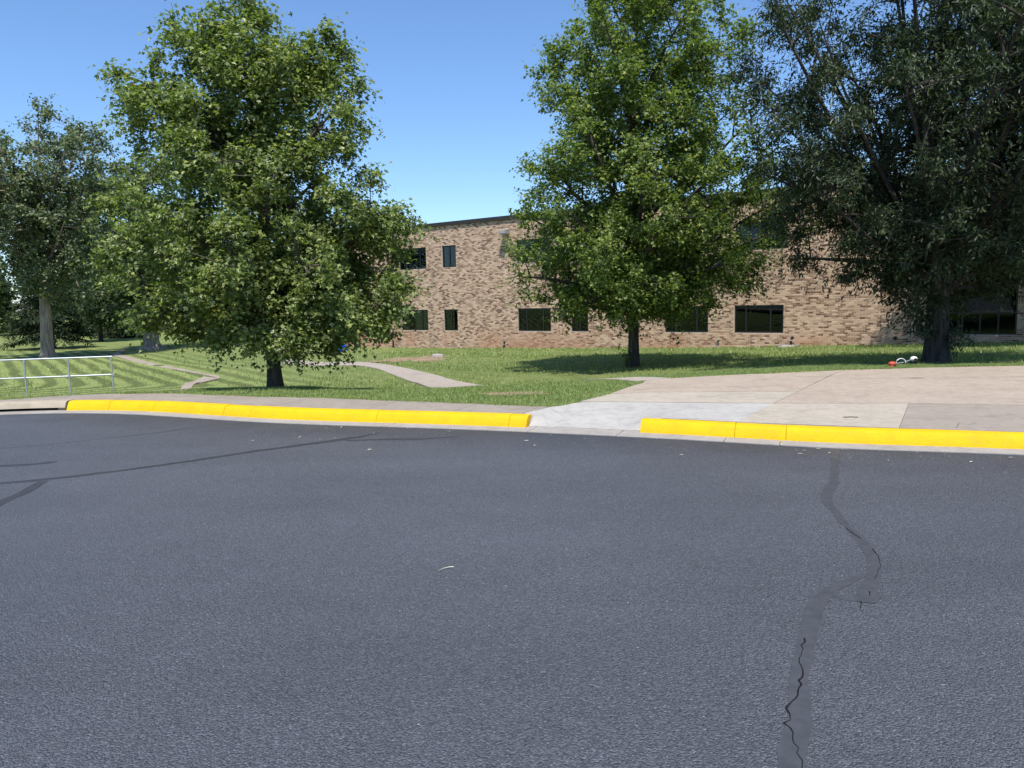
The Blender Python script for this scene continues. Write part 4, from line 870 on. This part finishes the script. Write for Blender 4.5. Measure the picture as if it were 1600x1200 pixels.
sl = MB(); pts = [(0, -.62 - .3 * i, 1.12 - .13 * i - (.03 * math.sin(i * .6))) for i in range(8)]; prf = [(-.28, .22), (-.24, .02), (.24, .02), (.28, .22), (.24, .20), (.21, -.03), (-.21, -.03), (-.24, .2)]
vt = [(p_[0] + a, p_[1], p_[2] + b) for p_ in pts for a, b in prf]; n = 8
sl.add(vt, [(i * n + k, i * n + (k + 1) % n, (i + 1) * n + (k + 1) % n, (i + 1) * n + k) for i in range(7) for k in range(n)]).build('slide', M['blue'], pg, smooth=True)
MB().tube([(.1 * math.cos(t) * 4, -.9, 1.55 + .4 * math.sin(t)) for t in np.linspace(0, 6.28, 17)], .09, 8, False).build('slide_hoop', M['blue'], pg, smooth=True)
lad = MB().tube([(.62, -.3, 0), (.62, -.3, 1.1)], .03, 6).tube([(.62, .3, 0), (.62, .3, 1.1)], .03, 6).build('ladder', M['blue'], pg)
for i in range(4): MB().tube([(.62, -.3, .2 + i * .25), (.62, .3, .2 + i * .25)], .022, 6).build('rung', M['blue'], lad)

# ================================================================== SMALL THINGS
# grass trimmer lying by the dark tree
tg_ = P(1422, 571.5, .16); gy = tz1(tg_.x, tg_.y)
tr = tag(empty('grass_trimmer', (tg_.x, tg_.y + .25, gy + .02)), 'red and white grass trimmer lying on the lawn edge beside the dark tree', 'grass trimmer'); tr.scale = (.9, .9, .75)
MB().tube([(-.17, 0, .07), (.05, .05, .10), (.25, .1, .17)], .013, 8).build('shaft', M['galv'], tr, smooth=True)
MB().tube([(-.14 + .1 * (1 - math.cos(t)), .02, .085 + .11 * math.sin(t)) for t in np.linspace(0, 3.1, 12)], .011, 8).build('loop_handle', M['white'], tr, smooth=True)
en = MB().sphere((.28, .12, .17), (.075, .07, .065), 14, 10).build('engine_cover', M['white'], tr, smooth=True)
MB().box(.22, .34, .07, .18, .05, .115).build('engine_block', M['rubber'], tr, bevel=.012)
MB().tube([(.28, .05, .16), (.28, .03, .16)], .035, 12).build('recoil_cap', M['rubber'], en)
MB().sphere((-.24, -.02, .07), (.09, .07, .065), 14, 8).build('guard', M['red'], tr, smooth=True)
MB().tube([(-.27, -.05, -.01), (-.26, -.04, .05)], .04, 12).build('spool_head', M['red'], tr, smooth=True)
# flat stone in the bare soil
st = on_ground(684, 558.5); q = MB(); rs = random.Random(9); n = 11
ring = [(math.cos(2 * math.pi * i / n) * .30 * rs.uniform(.75, 1.15), math.sin(2 * math.pi * i / n) * .36 * rs.uniform(.75, 1.15)) for i in range(n)]
q.add([(x, y, -.05) for x, y in ring] + [(x * .92, y * .92, .12 + rs.uniform(-.02, .03)) for x, y in ring] + [(0, 0, .17)], [(i, (i + 1) % n, n + (i + 1) % n, n + i) for i in range(n)] + [(n + i, n + (i + 1) % n, 2 * n) for i in range(n)])
so_ = tag(q.build('flat_stone', M['stone'], None), 'pale flat stone lying in the bare soil patch before the brick wall', 'stone'); so_.location = (st.x, st.y, st.z); so_.rotation_euler = (0, 0, .4)
# dry stalk on the asphalt
a_, b_ = P(685, 892, .004), P(709, 887, .004); d_ = b_ - a_
sk = MB().tube([(0, 0, .003), (d_.x * .35, d_.y * .35 + .012, .006), (d_.x * .7, d_.y * .7 + .010, .007), (d_.x, d_.y, .006)], [.001, .0015, .0025, .003], 6, True).build('dry_stalk', M['straw']); sk.location = a_
tag(sk, 'single pale dry grass stalk lying alone in the middle of the asphalt', 'grass stalk')
# clippings along the kerb
n = 420; t_ = rng.uniform(-3, 7, n); off = -np.abs(rng.normal(0, .55, n)) - .02 + (rng.random(n) < .12) * .3; base_ = np.array([[*kl(a, b)] for a, b in zip(t_, off)])
pos = np.concatenate([base_, np.full((n, 1), .012)], 1); an = rng.uniform(0, 6.28, n); fw = np.stack([np.cos(an), np.sin(an), rng.uniform(-.05, .1, n)], -1)
tag(leaves_mesh('grass_clippings', pos, fw, np.array([0, 0, 1.]) + rng.normal(0, .2, (n, 3)), rng.uniform(.006, .022, n) + (rng.random(n) < .08) * .04, 'needle', M['straw'], None), 'dry grass clippings scattered on the asphalt along the kerb', 'clippings', None, 'stuff')
# grass blades
def grass(n, th0, th1, rmax, h, power, seed):
    rg = np.random.default_rng(seed); th = rg.uniform(th0, th1, n); rr0 = np.interp(th, ths, r0); r = rr0 * (rmax / rr0) ** (rg.random(n) ** power); x = np.sin(th) * r; y = np.cos(th) * r; return x, y, r
x1, y1, r1 = grass(230000, R(-38), R(38), 17.5, .06, 1.0, 1); x2, y2, r2 = grass(150000, R(-38), R(38), 46, .06, .8, 2)
e_th = np.linspace(R(-38), R(38), 16000); e_r = np.interp(e_th, ths, r0) + np.abs(rng.normal(0, .06, 16000)) - .05 * (1 + np.sin(e_th * 90) * np.sin(e_th * 37))
x = np.concatenate([x1, x2, np.sin(e_th) * e_r]); y = np.concatenate([y1, y2, np.cos(e_th) * e_r]); r = np.hypot(x, y)
# leave path, channel and building clear
def inside(px_, py_, poly):
    ins = np.zeros(len(px_), bool); m = len(poly)
    for i in range(m):
        xa, ya = poly[i]; xb, yb = poly[(i + 1) % m]; c = ((ya > py_) != (yb > py_)); ins ^= c & (px_ < (xb - xa) * (py_ - ya) / (yb - ya + 1e-12) + xa)
    return ins
keep = np.ones(len(x), bool)
for L_, R_ in ((far_e, near_e), (c1a, c1b), (c2a, c2b)): keep &= ~inside(x, y, [tuple(a) for a in L_] + [tuple(a) for a in R_[::-1]])
wn = (x - W0.x) * WN.x + (y - W0.y) * WN.y; keep &= wn > .05
sc_ = on_ground(650, 561); keep &= (((x - sc_.x) / 1.35) ** 2 + ((y - sc_.y) / 2.5) ** 2 > 1) | (rng.random(len(x)) < .35)
sc_ = on_ground(805, 615.5); keep &= (((x - sc_.x) / .55) ** 2 + ((y - sc_.y) / .24) ** 2 > 1) | (rng.random(len(x)) < .5)
keep &= ~((x < -6.5) & (y > 15.5) & (rng.random(len(x)) < .8)); x, y, r = x[keep], y[keep], r[keep]; n = len(x); z = tz(x, y) - .01
tuft = np.sin(x * 3.1 + np.sin(y * 2.3)) * np.cos(y * 2.7 + 1.3 * np.sin(x * 1.9)); hgt = (.036 + .015 * tuft) * rng.uniform(.55, 1.5, n) * np.clip(r / 14, 1, 2.2); wd = .0055 * np.clip(r / 12, 1, 3.2) * rng.uniform(.7, 1.4, n)
an = rng.uniform(0, 6.28, n); bend = rng.normal(0, .5, (n, 2)) * hgt[:, None]
v = np.zeros((n, 3, 3)); v[:, 0] = np.stack([x + np.cos(an) * wd, y + np.sin(an) * wd, z], -1); v[:, 1] = np.stack([x - np.cos(an) * wd, y - np.sin(an) * wd, z], -1); v[:, 2] = np.stack([x + bend[:, 0], y + bend[:, 1], z + hgt], -1)
tag(mesh_np('grass', v.reshape(-1, 3), np.arange(n * 3), np.full(n, 3), M['grass']), 'mown green grass of the lawn', 'grass', None, 'stuff')
